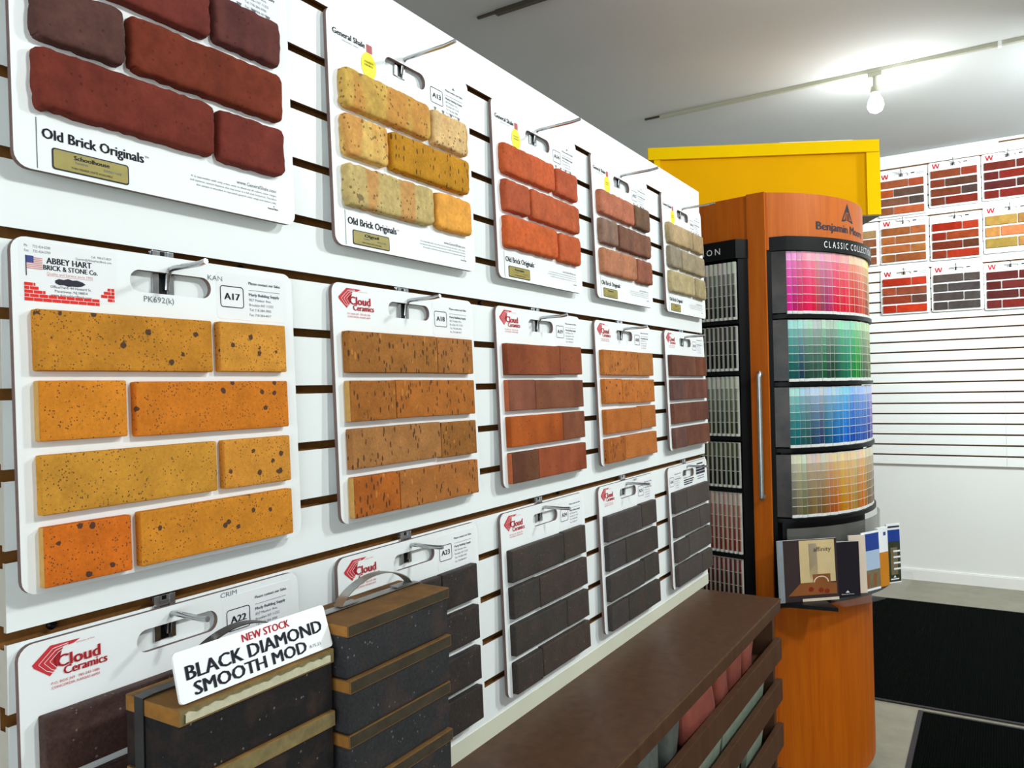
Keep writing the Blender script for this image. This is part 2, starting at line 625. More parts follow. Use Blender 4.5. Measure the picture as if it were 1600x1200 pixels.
def slat_profile(ztop, zbot, slots, th):
    """outline (x, z) of a slatted panel with T-shaped grooves, front face at x=0, going down the front"""
    out = [(-th, ztop, 0), (0, ztop, 0)]
    for zs in slots:
        z2 = zs - 0.0112
        out += [(0, zs, 1), (-.0050, zs, 1), (-.0050, zs + .0055, 1), (-.0150, zs + .0055, 1), (-.0150, z2 - .0055, 1),
                (-.0050, z2 - .0055, 1), (-.0050, z2, 1), (0, z2, 0)]
    out += [(0, zbot, 2), (-th, zbot, 2)]
    return out


def slat_panel(mb, prof, y0, y1):
    n = len(prof)
    for i in range(n):
        (xa, za, k), (xb, zb, k2) = prof[i], prof[(i + 1) % n]
        mi = 0 if (xa == 0 and xb == 0) else (1 if k == 1 else 2)
        mb.face([(xa, y0, za), (xa, y1, za), (xb, y1, zb), (xb, y0, zb)], mi)
    pts = [(x, z) for x, z, k in prof]
    mb.face([(x, y1, z) for x, z in pts], 2)
    mb.face([(x, y0, z) for x, z in reversed(pts)], 2)


# free-standing slatted panel on the counter
PT, PB = H + .613, H - .597
PL, PR = 0.359, 2.402
slots = [H + .5446 - k * .0762 for k in range(15)]
panel = thing('slatwall_panel', 'long white slatted display panel standing on the dark brown counter', 'display panel', (0, PL, PB))
mb = MB()
slat_panel(mb, [(x, z - PB, k) for x, z, k in slat_profile(PT, PB, slots, .019)], 0, PR - PL)
mb.build('slat_board', ['white', 'mdf', 'endgrain'], panel)
mb = MB()
mb.box(-.019, .0015, 0, PR - PL, -.032, 0)
mb.build('base_strip', 'strip', panel)
for yy in (0.0, .98, PR - PL - .04):
    mb = MB()
    mb.box(-.06, -.0195, yy, yy + .04, -.031, PT - PB - .01)
    mb.build('rear_upright', 'counter', panel)
for yy, k in ((.405, 10), (.64, 5), (1.17, 5), (1.45, 10)):
    mb = MB()
    zc = slots[k] - PB - .0056
    mb.tube([(-.0124, yy - PL, zc), (-.0095, yy - PL, zc)], .0048, 10)
    mb.tube([(-.0095, yy - PL, zc), (-.0075, yy - PL, zc)], [.0048, .003], 10)
    mb.build('screw', 'black', panel, smooth=True)

# slatted panels on the far wall
fs = [H + .443 + (15 - k) * .0762 for k in range(30)]
for nm, x0, x1, extra in (('left', -1.45, .842, 0), ('right', .843, 3.1, 1)):
    sl = ([fs[0] + .0762] if extra else []) + fs[:-1]
    p = thing('slatwall_panel', 'white slatted wall panel on the far wall, ' +
              ('holding most of the red brick boards' if not extra else 'right of the thin vertical seam'), 'display panel', (x0, YF - .019, H - .623), (0, 0, math.radians(-90)))
    mb = MB()
    slat_panel(mb, [(x, z - (H - .623), k) for x, z, k in slat_profile(H + 1.683, H - .623, sl, .019)], 0, x1 - x0)
    mb.build('slat_board', ['white', 'mdf', 'endgrain'], p)


# ------------------------------------------------------------------ brick slips and sample boards
def coords1(L, offs, step):
    offs = [o for o in offs if o < L * .35]
    n = max(1, int(round((L - 2 * offs[-1]) / step)))
    mid = [offs[-1] + (L - 2 * offs[-1]) * k / n for k in range(1, n)]
    return offs + mid + [L - o for o in reversed(offs)]


def brick_slip(w, h, t, tumbled, seed, cut=False):
    """one brick slip, back on x=0, spanning y 0..w and z 0..h; left side faces get material 1"""
    mb = MB()
    if tumbled:
        rc, rr, offs, step, amp = .0095, min(.0055, t * .6), [0, .0008, .002, .0042, .0095], .006, .0025
    else:
        rc, rr, offs, step, amp = .0016, .0016, [0, .0006, .0017, .005], .02, .0003
    ys, zs = coords1(w, offs, step), coords1(h, offs, step)
    nv = Vector((seed * 3.17, seed * 1.73, seed * .61))
    P = {}
    for i, y in enumerate(ys):
        for j, z in enumerate(zs):
            cy, cz = min(max(y, rc), w - rc), min(max(z, rc), h - rc)
            dy, dz = y - cy, z - cz
            L = math.hypot(dy, dz)
            mx = max(abs(dy), abs(dz))
            if L > 0:
                dy, dz = dy * mx / L, dz * mx / L
            e = rc - mx if mx > 0 else min(rc + min(y - rc, w - rc - y), rc + min(z - rc, h - rc - z))
            px = t
            if e < rr:
                q = 1 - e / rr
                px = t - rr * (1 - math.sqrt(max(0, 1 - q * q)))
            yy, zz = cy + dy, cz + dz
            nz = noise.noise(Vector((0, yy * 60, zz * 60)) + nv)
            n2 = noise.noise(Vector((5, yy * 190, zz * 190)) + nv)
            n3 = noise.noise(Vector((9, yy * 25, zz * 25)) + nv)
            fade = max(0, 1 - e / (rc * 1.6))
            oy, oz = (yy - w / 2), (zz - h / 2)
            k = (nz * 1.0 + n2 * .8 + n3 * .9) * amp * fade
            if abs(oy) / w > abs(oz) / h:
                yy -= math.copysign(k, oy)
            if abs(oz) > h / 2 - rc * 1.4:
                zz -= math.copysign(k, oz)
            if tumbled:
                px += (n2 * .0005 + n3 * .0007) - max(0, nz) * .0016 * fade
            else:
                px += n3 * .0002
            P[i, j] = (px, yy, zz)
    I, J = len(ys), len(zs)
    idx = {}
    V = []
    for k, p in P.items():
        idx[k] = len(V)
        V.append(p)
    F = [(idx[i, j], idx[i + 1, j], idx[i + 1, j + 1], idx[i, j + 1]) for i in range(I - 1) for j in range(J - 1)]
    mb.mesh(V, F, 0)
    ring = [(i, 0) for i in range(I)] + [(I - 1, j) for j in range(1, J)] + [(i, J - 1) for i in range(I - 2, -1, -1)] + [(0, j) for j in range(J - 2, 0, -1)]
    n = len(ring)
    for a in range(n):
        p, q = P[ring[a]], P[ring[(a + 1) % n]]
        left = ring[a][0] == 0 and ring[(a + 1) % n][0] == 0
        mb.face([(0, p[1], p[2]), (0, q[1], q[2]), q, p], 1 if (cut and left) else 0)
    mb.face([(0, P[k][1], P[k][2]) for k in reversed(ring)], 0)
    return mb


TEX = .009          # board thickness: back x=.003, front x=.009
XB0, XB1 = .003, .009
XP = XB1 + .00035   # printed surface


def backing(par, w, h, hole, r=.014):
    """rounded board hanging from its top edge (z 0..-h) with a slotted hand-hole"""
    outer = [(y, z - h) for y, z in rrect(w, h, r, 5)]
    hu0, hu1, hv0, hv1 = hole
    hr = (hv1 - hv0) / 2
    inner = [(hu0 + y, -hv1 + z) for y, z in rrect(hu1 - hu0, hv1 - hv0, hr * .98, 6)]
    mb = MB()
    import bmesh
    # front and back with a hole: bridge by strips above, below and beside the hand-hole
    bm = bmesh.new()

    def ring(pts):
        vs = [bm.verts.new((0, y, z)) for y, z in pts]
        return [bm.edges.new((vs[i], vs[(i + 1) % len(vs)])) for i in range(len(vs))]
    es = ring(outer) + ring(inner)
    bmesh.ops.triangle_fill(bm, use_beauty=True, use_dissolve=False, edges=es)
    bm.verts.ensure_lookup_table()
    bm.verts.index_update()
    V = [v.co.copy() for v in bm.verts]
    F = []
    for f in bm.faces:
        ids = [v.index for v in f.verts]
        if f.normal.x < 0 or (V[ids[1]] - V[ids[0]]).cross(V[ids[2]] - V[ids[0]]).x < 0:
            ids.reverse()
        c = f.calc_center_median()
        F.append(ids)
    bm.free()
    mb.mesh([(XB1, v.y, v.z) for v in V], F, 0)
    mb.mesh([(XB0, v.y, v.z) for v in V], [list(reversed(f)) for f in F], 0)
    for pts, flip in ((outer, False), (inner, True)):
        n = len(pts)
        for i in range(n):
            a, b = pts[i], pts[(i + 1) % n]
            q = [(XB0, a[0], a[1]), (XB0, b[0], b[1]), (XB1, b[0], b[1]), (XB1, a[0], a[1])]
            mb.face(list(reversed(q)) if flip else q, 1)
    return mb.build('backing_board', ['board', 'board_edge'], par)


def on_board(x=XP):
    return lambda a, b: (x, a, b)


def plate(mb, u0, u1, v0, v1, r, mi, x=XB1, t=.0003, n=4):
    """thin rounded paper or plate glued on the board"""
    o = [(u0 + y, -v1 + z) for y, z in rrect(u1 - u0, v1 - v0, r, n)]
    mb.face([(x + t, y, z) for y, z in o], mi)
    k = len(o)
    for i in range(k):
        a, b = o[i], o[(i + 1) % k]
        mb.face([(x, a[0], a[1]), (x, b[0], b[1]), (x + t, b[0], b[1]), (x + t, a[0], a[1])], mi)


def frame_rr(mb, u0, u1, v0, v1, r, lw, mi, x=XP + .0002):
    o = [(u0 + y, -v1 + z) for y, z in rrect(u1 - u0, v1 - v0, r, 4)]
    i_ = [(u0 + lw + y, -v1 + lw + z) for y, z in rrect(u1 - u0 - 2 * lw, v1 - v0 - 2 * lw, max(r - lw, .0003), 4)]
    n = len(o)
    for k in range(n):
        a, b, c, d = o[k], o[(k + 1) % n], i_[(k + 1) % n], i_[k]
        mb.face([(x, *a), (x, *b), (x, *c), (x, *d)], mi)


def tag_card(par, code, u=.224, v=.008, w=.106, h=.056, full=True, tear=False, stacked=False):
    mb = MB()
    plate(mb, u, u + w, v, v + h, .005, 0, t=.0003)
    P = on_board(XB1 + .0006)
    tx = u + .047
    frame_rr(mb, u + .005, u + .039, v + .016, v + .042, .004, .0011, 1, XB1 + .0006)
    write(mb, code, P, u + .022, -v - .0325, .0082, .022, 1, True, 'c')
    if full:
        write(mb, 'Please contact our Sales', P, tx, -v - .0115, .0035, .049, 2, True)
        mb.box(XB1 + .0004, XB1 + .0006, tx, tx + .048, -v - .0186, -v - .0181, 2)
        for k, (s, ww) in enumerate((('Marly Building Supply', .047), ('857 Meeker Ave,', .034), ('Brooklyn NY 11222', .037), ('Tel: 718-384-3900', .033), ('Fax: 718-384-4017', .033))):
            write(mb, s, P, tx, -v - .0255 - k * .0062, .0032 if k else .0036, ww, 2, k == 0)
    if tear:
        mb.face([(XB1 + .0006, tx + .019, -v - .004), (XB1 + .0006, tx + .027, -v - .004), (XB1 + .0006, tx + .023, -v + .001)], 2)
        for k in range(4):
            a = u + .012 + k * .022
            mb.face([(XB1 + .0006, a, -v - h + .008), (XB1 + .0006, a + .004, -v - h), (XB1 + .0006, a + .008, -v - h + .008)], 2)
    return mb.build('label_card', ['paper', 'ink', 'grey_ink'], par)


def red_crest_logo(par, du=0.0, scale=1.0):
    pts = [(.012, .0203), (.029, .0063), (.058, .0068), (.0515, .0098), (.041, .0108), (.0335, .0150), (.0312, .0218), (.0345, .0290), (.028, .0352), (.0135, .0235)]
    mb = MB()
    P = on_board()
    # crest drawn as bands of little bricks
    import bmesh
    bm = bmesh.new()
    f = bm.faces.new([bm.verts.new((0, (u + du) * 1, -v)) for u, v in reversed(pts)])
    bmesh.ops.triangulate(bm, faces=[f])
    mb.mesh([(XP, v.co.y, v.co.z) for v in bm.verts], [tuple(v.index for v in f.verts) for f in bm.faces if True] if not bm.verts.index_update() else [], 0)
    bm.free()
    # pale joint arcs of the brick pattern
    for k in range(1, 4):
        c = [(.0125 + .0052 * k, .0215), (.029 + .0025 * k, .0072 + .0024 * k), (.046, .0068 + .0014 * k)]
        d = [(.0125 + .0052 * k, .0215), (.020 + .005 * k, .0295), (.0305 + .0019 * k, .0345 - .0014 * k)]
        for pl in (c, d):
            for (a, b), (a2, b2) in zip(pl, pl[1:]):
                mb.face([(XP + .0002, du + a, -b - .0003), (XP + .0002, du + a2, -b2 - .0003), (XP + .0002, du + a2, -b2 + .0003), (XP + .0002, du + a, -b + .0003)], 1)
    P = on_board(XP + .0004)
    write(mb, 'Cloud', P, du + .0345, -.0292, .0120, .0425, 0, True)
    write(mb, 'Ceramics', P, du + .041, -.0375, .0085, .043, 0, True)
    write(mb, 'Division of Fine', P, du + .054, -.0105, .0014, .018, 2)
    write(mb, 'P.O. BOX 369   785-243-1086', P, du + .029, -.0440, .0026, .047, 2)
    write(mb, 'CONCORDIA, KANSAS 66901', P, du + .029, -.0482, .0026, .047, 2)
    return mb.build('logo_print', ['red_ink', 'paper', 'red_ink'], par)


def hart_print(par):
    mb = MB()
    P = on_board()
    plate(mb, .007, .102, .003, .058, .002, 0, t=.0002)
    write(mb, 'Ph:     732-424-5200', P, .012, -.0095, .0026, .024, 2)
    write(mb, 'Fax:    732-424-5709', P, .012, -.0142, .0026, .024, 2)
    write(mb, 'Cell:  908-672-8029', P, .097, -.0125, .0024, .021, 2, align='r')
    write(mb, 'Quentin@AbbeyHartBrick.com', P, .097, -.0163, .0024, .037, 2, align='r')
    write(mb, 'ABBEY HART', P, .032, -.0235, .0062, .044, 1, True)
    write(mb, 'BRICK & STONE Co.', P, .029, -.0298, .0050, .053, 1, True)
    write(mb, 'Quality and Service since 1902', P, .032, -.0345, .0028, .045, 3)
    mb.box(XP, XP + .0001, .032, .077, -.0355, -.0352, 3)
    n = 22                                   # scribbled-out line
    mb.face([(XP + .0001, .054 + .0155 * math.cos(2 * math.pi * k / n) * (1 + .08 * math.sin(5 * k)), -.0405 + .0034 * math.sin(2 * math.pi * k / n) * (1 + .2 * math.sin(3.3 * k))) for k in range(n)], 1)
    write(mb, 'Office/Yard: 44 Howard St.', P, .035, -.0468, .0026, .040, 1)
    write(mb, 'Piscataway, NJ 08854', P, .039, -.0508, .0026, .032, 1)
    write(mb, 'www.AbbeyHartBrick.com', P, .035, -.0548, .0026, .040, 1)
    # flag
    mb.box(XP, XP + .0002, .0128, .0136, -.037, -.0175, 1)
    for k in range(7):
        mb.box(XP, XP + .0002, .0136, .0282, -.0190 - k * .0017 - .0009, -.0190 - k * .0017, 3)
    mb.box(XP + .0002, XP + .0004, .0136, .0200, -.0244, -.0178, 4)
    # stepped red brickwork border
    for r, (x0, x1, o) in enumerate(((.011, .021, 0), (.011, .0255, .4), (.011, .030, 0), (.011, .083, .4), (.011, .083, 0))):
        bw = .0085
        a = x0 - bw * o
        while a < x1:
            b0, b1 = max(a, x0), min(a + bw - .0008, x1)
            if b1 - b0 > .001:
                mb.box(XP, XP + .0002, b0, b1, -.0435 - r * .0036 - .0030, -.0435 - r * .0036, 5)
            a += bw
    for r, (x0, x1) in enumerate(((.092, .099), (.088, .099), (.085, .099), (.092, .099))):
        for a, b in ((x0, (x0 + x1) / 2 - .0004 + (r % 2) * .002), ((x0 + x1) / 2 + .0004 + (r % 2) * .002, x1)):
            mb.box(XP, XP + .0002, a, b, -.0420 - r * .0036 - .0030, -.0420 - r * .0036, 5)
    mb.build('letterhead_print', ['paper', 'ink', 'grey_ink', 'pink_ink', 'blue_ink', 'brick_ink'], par)
    mb = MB()
    write(mb, 'PK692(k)', P, .132, -.0520, .0066, .036, 0)
    write(mb, 'KAN', P, .213, -.0195, .0060, .020, 1)
    mb.build('handwriting', ['grey_ink', 'grey_ink'], par)


def obo_print(par, name, code, sticker=True):
    P = on_board()
    mb = MB()
    mb.box(XP, XP + .0002, .0205, .0210, -.333, -.284, 0)
    write(mb, 'Old Brick Originals', P, .026, -.3025, .0105, .104, 0, True)
    write(mb, 'TM', P, .1315, -.2965, .0024, .0045, 0)
    mb.build('title_print', ['ink'], par)
    mb = MB()
    write(mb, 'www.GeneralShale.com', P, .310, -.2985, .0048, .060, 2, align='r')
    for k, (s, ww) in enumerate((('It is impossible with only a few units to illustrate all colors, color ranges', .122),
                                 ('and textures, texture features that may occur in a full scale brickwork. Therefore', .124),
                                 ('this sample is intended to represent general color range and texture only.', .116))):
        write(mb, s, P, .310, -.3035 - k * .0046, .0025, ww, 2, align='r')
    mb.face([(XP, .3045, -.3170), (XP, .3065, -.3170), (XP, .3055, -.3152)], 0)
    write(mb, 'General Shale', P, .312, -.3205, .0022, .016, 0, True, 'r')
    mb.build('fine_print', ['ink', 'ink', 'grey_ink'], par)
    mb = MB()
    write(mb, 'General Shale', P, .011, -.0350, .0085, .066, 1, True)
    write(mb, 'AMERICAN BRICK COMPANY', P, .029, -.0405, .0022, .034, 2)
    for k in range(6):
        mb.box(XP, XP + .0002, .080, .0925, -.0270 - k * .0021 - .0013, -.0270 - k * .0021, 3)
    mb.build('brand_print', ['ink', 'ink', 'grey_ink', 'red_ink'], par)
    mb = MB()
    plate(mb, .0345, .1125, .3095, .3305, .0028, 1, t=.0006)
    plate(mb, .0358, .1112, .3108, .3292, .0022, 0, x=XB1 + .0006, t=.0002)
    Q = on_board(XB1 + .0010)
    write(mb, name, Q, .0735, -.3172, .0044, None if name == 'x' else min(.036, .0042 * len(name)), 1, True, 'c')
    write(mb, 'Tumbled', Q, .056, -.3210, .0026, .013, 2)
    write(mb, 'S0901105', Q, .085, -.3224, .0026, .019, 2)
    write(mb, 'THIN VENEER UNITS AVAILABLE', Q, .0735, -.3268, .0022, .042, 1, False, 'c')
    mb.build('name_plate', ['gold', 'ink', 'grey_ink'], par)
    if sticker:
        mb = MB()
        mb.face([(XP + .0002, .0835 + .0160 * math.cos(a), -.0590 + .0200 * math.sin(a)) for a in [2 * math.pi * k / 28 for k in range(28)]], 0)
        write(mb, 'AVAILABLE IN', on_board(XP + .0004), .0835, -.0550, .0028, .019, 1, False, 'c')
        write(mb, 'THIN BRICK', on_board(XP + .0004), .0835, -.0600, .0028, .019, 1, False, 'c')
        mb.build('round_sticker', ['yellow', 'ink'], par)
    tag_card(par, code, .226, .024, .104, .056, True, True)


CLOUD_ROWS = [(.069, .128), (.138, .196), (.207, .264), (.275, .332)]
OBO_ROWS = [(.081, .140), (.148, .209), (.217, .279)]
LONG_SHORT = [(.016, .213), (.219, .318)]
SHORT_LONG = [(.016, .106), (.113, .318)]
BW_, BH_ = .340, .338


def vary(c, k, rng):
    f = 1 + rng.uniform(-k, k)
    return (max(0, c[0] * f * (1 + rng.uniform(-.05, .05))), max(0, c[1] * f), max(0, c[2] * f * (1 + rng.uniform(-.05, .05))), 1)


def sample_board(label, loc, rot, rows, first_long, kinds, colors, seed, t=.012, tumbled=False, w=BW_, h=BH_, hole=(.117, .217, .018, .042), cut=None, gap=0.0, far=False, group='brick sample boards'):
    par = thing('brick_sample_board', label, 'sample board', loc, rot, group)
    backing(par, w, h, hole)
    rng = random.Random(seed)
    ci = 0
    for r, (v0, v1) in enumerate(rows):
        ls = LONG_SHORT if (r % 2 == 0) == first_long else SHORT_LONG
        for q, (u0, u1) in enumerate(ls):
            if gap and q == 0:
                u1 = ls[1][0] - gap
            sc = (w - .022) / .318 if far else 1.0
            u0, u1 = u0 * sc, u1 * sc
            c = colors[ci % len(colors)]
            kd = kinds[ci % len(kinds)]
            ci += 1
            is_cut = cut is not None and q == 0 and u1 - u0 < .12
            jv = rng.uniform(-.0012, .0012)
            mb = brick_slip(u1 - u0, v1 - v0, t, tumbled, seed * 10 + ci, is_cut)
            o = mb.build('brick', [kd, cut or 'tan'], par, smooth=True, color=vary(c, .07, rng))
            o.location = (XB1, u0, -v1 + jv)
            o.rotation_euler = (rng.uniform(-.004, .004), 0, 0)
    return par


def hook(label, y, z, tip, zt, group, far=False, x0=0.0, yfar=0.0):
    """chrome slatwall hook: clip in the groove, channel bracket and a bent prong"""
    if far:
        par = thing('display_hook', label, 'hook', (y, yfar, z), (0, 0, math.radians(-90)), group)
    else:
        par = thing('display_hook', label, 'hook', (0, y, z), (0, 0, 0), group)
    # local: groove edge at z=0
    mb = MB()
    for s in (-1, 1):
        mb.box(.0004, .0028, s * .0095 - .0035, s * .0095 + .0035, -.050, -.0015)
    mb.box(.0004, .0014, -.013, .013, -.050, -.0015)
    mb.box(-.0050, .0016, -.013, .013, -.0085, -.0065)
    mb.box(-.0050, -.0035, -.013, .013, -.0085, -.002)
    br = mb.build('bracket', 'chrome', par, bevel=.0005)
    mb = MB()
    mb.box(.00145, .0018, -.0045, .0045, -.049, -.016)
    mb.box(.00145, .0018, -.0025, .0025, -.0065, -.0020)
    mb.build('slot', 'black', br)
    mb = MB()
    zp = -.022
    L = tip
    b = L * .80
    path = [(.002, .004, zp - .022), (.0045, .004, zp - .006), (.010, .004, zp), (.016, .004, zp + .001),
            (b, .004, zp + (zt - zp) * .42), (b + (L - b) * .35, .004, zp + (zt - zp) * .55), (L, .004, zt)]
    mb.tube(path, .0031, 10)
    mb.build('prong', 'chrome', par, smooth=True)


TILT = math.radians(-1.7)
def cb(r, g, b):
    """clay colour, a little richer than the printed value"""
    m_ = (r + g + b) / 3
    k = 1.05
    return srgb(*[max(0, m_ + (v - m_) * k) for v in (r, g, b)])



cols = [.364, .776, 1.190, 1.604, 2.046]
ROT = (0, TILT, 0)
G1 = 'tumbled brick boards in the top row'
G2 = 'brick boards in the middle row'
G3 = 'dark brick boards in the bottom row'
# ---- top row: tumbled bricks
obo = [
    ('hanging board of dark maroon tumbled bricks, largest at the upper left', 'Schoolhouse', 'A12', ['tumbled'],
     [cb(112, 52, 44), cb(96, 54, 50), cb(92, 62, 58), cb(122, 54, 36), cb(114, 50, 40), cb(112, 50, 42)]),
    ('hanging board of buff, tan and golden tumbled bricks with a yellow sticker', 'Olgtail', 'A13', ['buff', 'buff', 'buff', 'streaked', 'buff', 'tumbled'],
     [cb(212, 168, 88), cb(222, 184, 128), cb(226, 186, 108), cb(188, 130, 36), cb(198, 176, 118), cb(224, 158, 72)]),
    ('hanging board of bright salmon-orange tumbled bricks', 'Ferndale', 'A14', ['tumbled'],
     [cb(184, 90, 54), cb(180, 86, 58), cb(176, 86, 58), cb(180, 92, 58), cb(192, 94, 50), cb(184, 90, 52)]),
    ('hanging board of mixed red and grey-brown tumbled bricks', 'Hanover', 'A15', ['tumbled'],
     [cb(176, 106, 80), cb(116, 88, 70), cb(136, 106, 90), cb(124, 86, 68), cb(176, 116, 86), cb(150, 92, 72)]),
    ('hanging board of pale beige-grey tumbled bricks at the far end of the top row', 'Dover', 'A16', ['tumbled'],
     [cb(172, 150, 116), cb(166, 146, 114), cb(146, 132, 112), cb(150, 136, 110), cb(178, 158, 118), cb(166, 148, 114)]),
]
for i, (lab, nm, code, kd, cs) in enumerate(obo):
    par = sample_board(lab, (0, cols[i], H + (.553 if i == 0 else .541)), ROT, OBO_ROWS, True, kd, cs, 21 + i, .0135, True, BW_, .335, (.121, .219, .028, .054), gap=.005, group=G1)
    obo_print(par, nm, code)
# ---- middle row
mid = [
    ('hanging board of golden speckled bricks with a red brickwork letterhead, coded A17', 'A17', ['speckled'],
     [cb(196, 130, 46), cb(204, 140, 56), cb(202, 128, 42), cb(200, 116, 36), cb(196, 136, 52), cb(198, 136, 56), cb(196, 104, 32), cb(196, 128, 44)], 'tan', .010),
    ('hanging board of brown streaked bricks with a red crest, coded A18', 'A18', ['streaked'],
     [cb(160, 104, 52), cb(160, 102, 54), cb(160, 98, 46), cb(170, 104, 46), cb(160, 110, 66), cb(154, 100, 48), cb(164, 92, 36), cb(160, 102, 52)], 'tan', 0.001),
    ('hanging board of red-brown and orange flashed bricks, coded A19', 'A19', ['flashed'],
     [cb(144, 78, 48), cb(138, 76, 50), cb(132, 82, 62), cb(120, 76, 54), cb(166, 86, 36), cb(138, 84, 60), cb(106, 70, 50), cb(148, 80, 50)], 'salmon_cut', 0.001),
    ('hanging board of orange-tan lightly pitted bricks, coded A20', 'A20', ['streaked', 'speckled', 'speckled'],
     [cb(172, 108, 56), cb(176, 110, 58), cb(184, 108, 50), cb(186, 112, 52), cb(174, 104, 50), cb(178, 108, 54), cb(166, 96, 48), cb(180, 106, 52)], None, 0.001),
    ('hanging board of plain chocolate-brown bricks at the far end of the middle row', 'A21', ['flashed'],
     [cb(116, 76, 60), cb(122, 74, 54), cb(108, 78, 70), cb(114, 76, 64), cb(112, 72, 58), cb(116, 76, 60), cb(108, 78, 70), cb(112, 74, 58)], None, 0.001),
]
for i, (lab, code, kd, cs, cut, gap) in enumerate(mid):
    par = sample_board(lab, (0, cols[i], H + .155), ROT, CLOUD_ROWS, True, kd, cs, 41 + i, .010 if i == 0 else .012, False, cut=cut, gap=gap, group=G2)
    if i == 0:
        hart_print(par)
    else:
        red_crest_logo(par)
    tag_card(par, code)
# ---- bottom row
low = [
    ('hanging board of very dark brown bricks, coded A22, behind the sign', 'A22', [cb(66, 46, 42)]),
    ('hanging board of black bricks, coded A23, half hidden behind the tall strapped brick bundle', 'A23', [cb(48, 42, 40)]),
    ('hanging board of black-brown bricks with white specks, coded A24, just right of the brick bundles', 'A24', [cb(56, 50, 46), cb(62, 52, 46)]),
    ('hanging board of charcoal bricks, coded A25, below the orange-tan brick board', 'A25', [cb(62, 56, 54), cb(58, 52, 48)]),
    ('hanging board of slate-grey bricks with blacked-out print, at the far end of the bottom row', 'A26', [cb(68, 62, 60), cb(72, 66, 62)]),
]
for i, (lab, code, cs) in enumerate(low):
    par = sample_board(lab, (0, cols[i], H - .231), ROT, CLOUD_ROWS, i != 4, ['dark'], cs, 61 + i, .012, False, gap=0.002, group=G3)
    if i < 4:
        red_crest_logo(par)
        tag_card(par, code)
        if i in (0, 3):
            mb = MB()
            write(mb, 'CRIM', on_board(), .222 if i == 0 else .2, -.0075, .0058, .023, 0)
            mb.build('handwriting', ['grey_ink'], par)
    else:
        tag_card(par, code, .006, .012)
        mb = MB()
        P = on_board()
        for k in range(3):
            mb.box(XP, XP + .0002, .236, .318, -.0180 - k * .0085 - .0068, -.0180 - k * .0085, 0)
        for k, (s, ww) in enumerate((('BLOCKED OUT PRINT', .07),)):
            pass
        for k in range(2):
            mb.box(XP, XP + .0002, .246, .308, -.0470 - k * .0070 - .0025, -.0470 - k * .0070, 1)
        for k in range(3):
            mb.box(XP, XP + .0002, .126, .214 - k * .008, -.0460 - k * .0060 - .0032, -.0460 - k * .0060, 0)
        mb.box(XP, XP + .0002, .246, .300, -.0125, -.0085, 0)
        mb.build('blacked_out_print', ['ink', 'grey_ink'], par)

boards_txt = [('maroon tumbled', 'buff tumbled', 'salmon tumbled', 'red and grey-brown tumbled', 'pale beige tumbled'),
              ('golden speckled', 'brown streaked', 'flashed red-brown', 'orange-tan', 'chocolate-brown'),
              ('very dark brown A22', 'black A23', 'black-brown A24', 'charcoal A25', 'slate-grey A26')]
for r, (zs, tip, zt, dy) in enumerate(((slots[0], .108, .002, .165), (slots[5], .072, -.019, .161), (slots[10], .071, -.020, .155))):
    for i in range(5):
        hook('chrome hook with bent prong holding the %s brick board' % boards_txt[r][i], cols[i] + dy, zs, tip, zt if r else -.018 + .0, 'chrome hooks on the slatted panel')

# ---- far wall boards
def c3(*a):
    return [cb(*x) for x in a]


farb = [
    (.070, 1.552, 'far board of orange and brown bricks beside the yellow canopy', c3((160, 88, 58), (168, 80, 52), (186, 90, 52), (100, 74, 62), (130, 86, 66), (84, 70, 66), (140, 84, 58), (180, 92, 58))),
    (.406, 1.578, 'far board of brown and red bricks, middle of the top far row', c3((132, 68, 44), (150, 62, 42), (132, 62, 42), (96, 62, 48), (120, 62, 42), (78, 62, 58), (112, 58, 42), (128, 44, 32))),
    (.737, 1.580, 'far board of deep crimson-brown bricks, top right corner', c3((112, 46, 36), (108, 44, 36), (98, 40, 36), (128, 42, 34), (88, 40, 38), (78, 44, 40), (112, 38, 32), (118, 38, 32))),
    (-.255, 1.197, 'far board of faded tan and brown bricks, mostly hidden by the paint tower', c3((170, 140, 100), (176, 142, 98), (150, 96, 60), (140, 88, 58), (140, 90, 60), (132, 84, 56), (140, 92, 60), (136, 88, 60))),
    (.074, 1.200, 'far board of caramel-brown bricks directly right of the paint tower crown', c3((158, 94, 52), (164, 98, 58), (172, 100, 54), (164, 96, 54), (170, 100, 54), (164, 108, 58), (160, 100, 50), (156, 90, 50))),
    (.407, 1.193, 'far board of bright brick-red bricks, centre of the far rows', c3((158, 44, 24), (164, 56, 34), (138, 42, 28), (148, 66, 36), (116, 48, 32), (86, 50, 34), (136, 58, 36), (162, 52, 30))),
    (.738, 1.208, 'far board of large olive-tan and pink bricks in three rows', c3((174, 142, 76), (160, 116, 66), (188, 136, 76), (206, 126, 84), (168, 138, 72), (166, 120, 70))),
    (.072, .822, 'far board of orange-red bricks with one dark brick, lowest row by the paint tower', c3((176, 54, 30), (184, 62, 40), (164, 78, 52), (146, 78, 54), (140, 62, 42), (92, 64, 54), (176, 50, 28), (196, 60, 32))),
    (.407, .822, 'far board of dark grey bricks, middle of the lowest far row', c3((82, 74, 72), (82, 74, 72), (76, 70, 68), (72, 66, 66), (78, 70, 68), (76, 70, 68), (72, 64, 64), (76, 70, 68))),
    (.736, .810, 'far board of burgundy bricks, lowest row at the right edge', c3((94, 40, 38), (96, 40, 38), (92, 38, 36), (106, 44, 40), (88, 42, 40), (110, 44, 38), (100, 40, 38), (112, 38, 34))),
]
FAR_ROWS = [(.064, .117), (.131, .184), (.197, .250), (.263, .316)]
FAR3 = [(.068, .133), (.148, .213), (.228, .293)]
YS = YF - .019
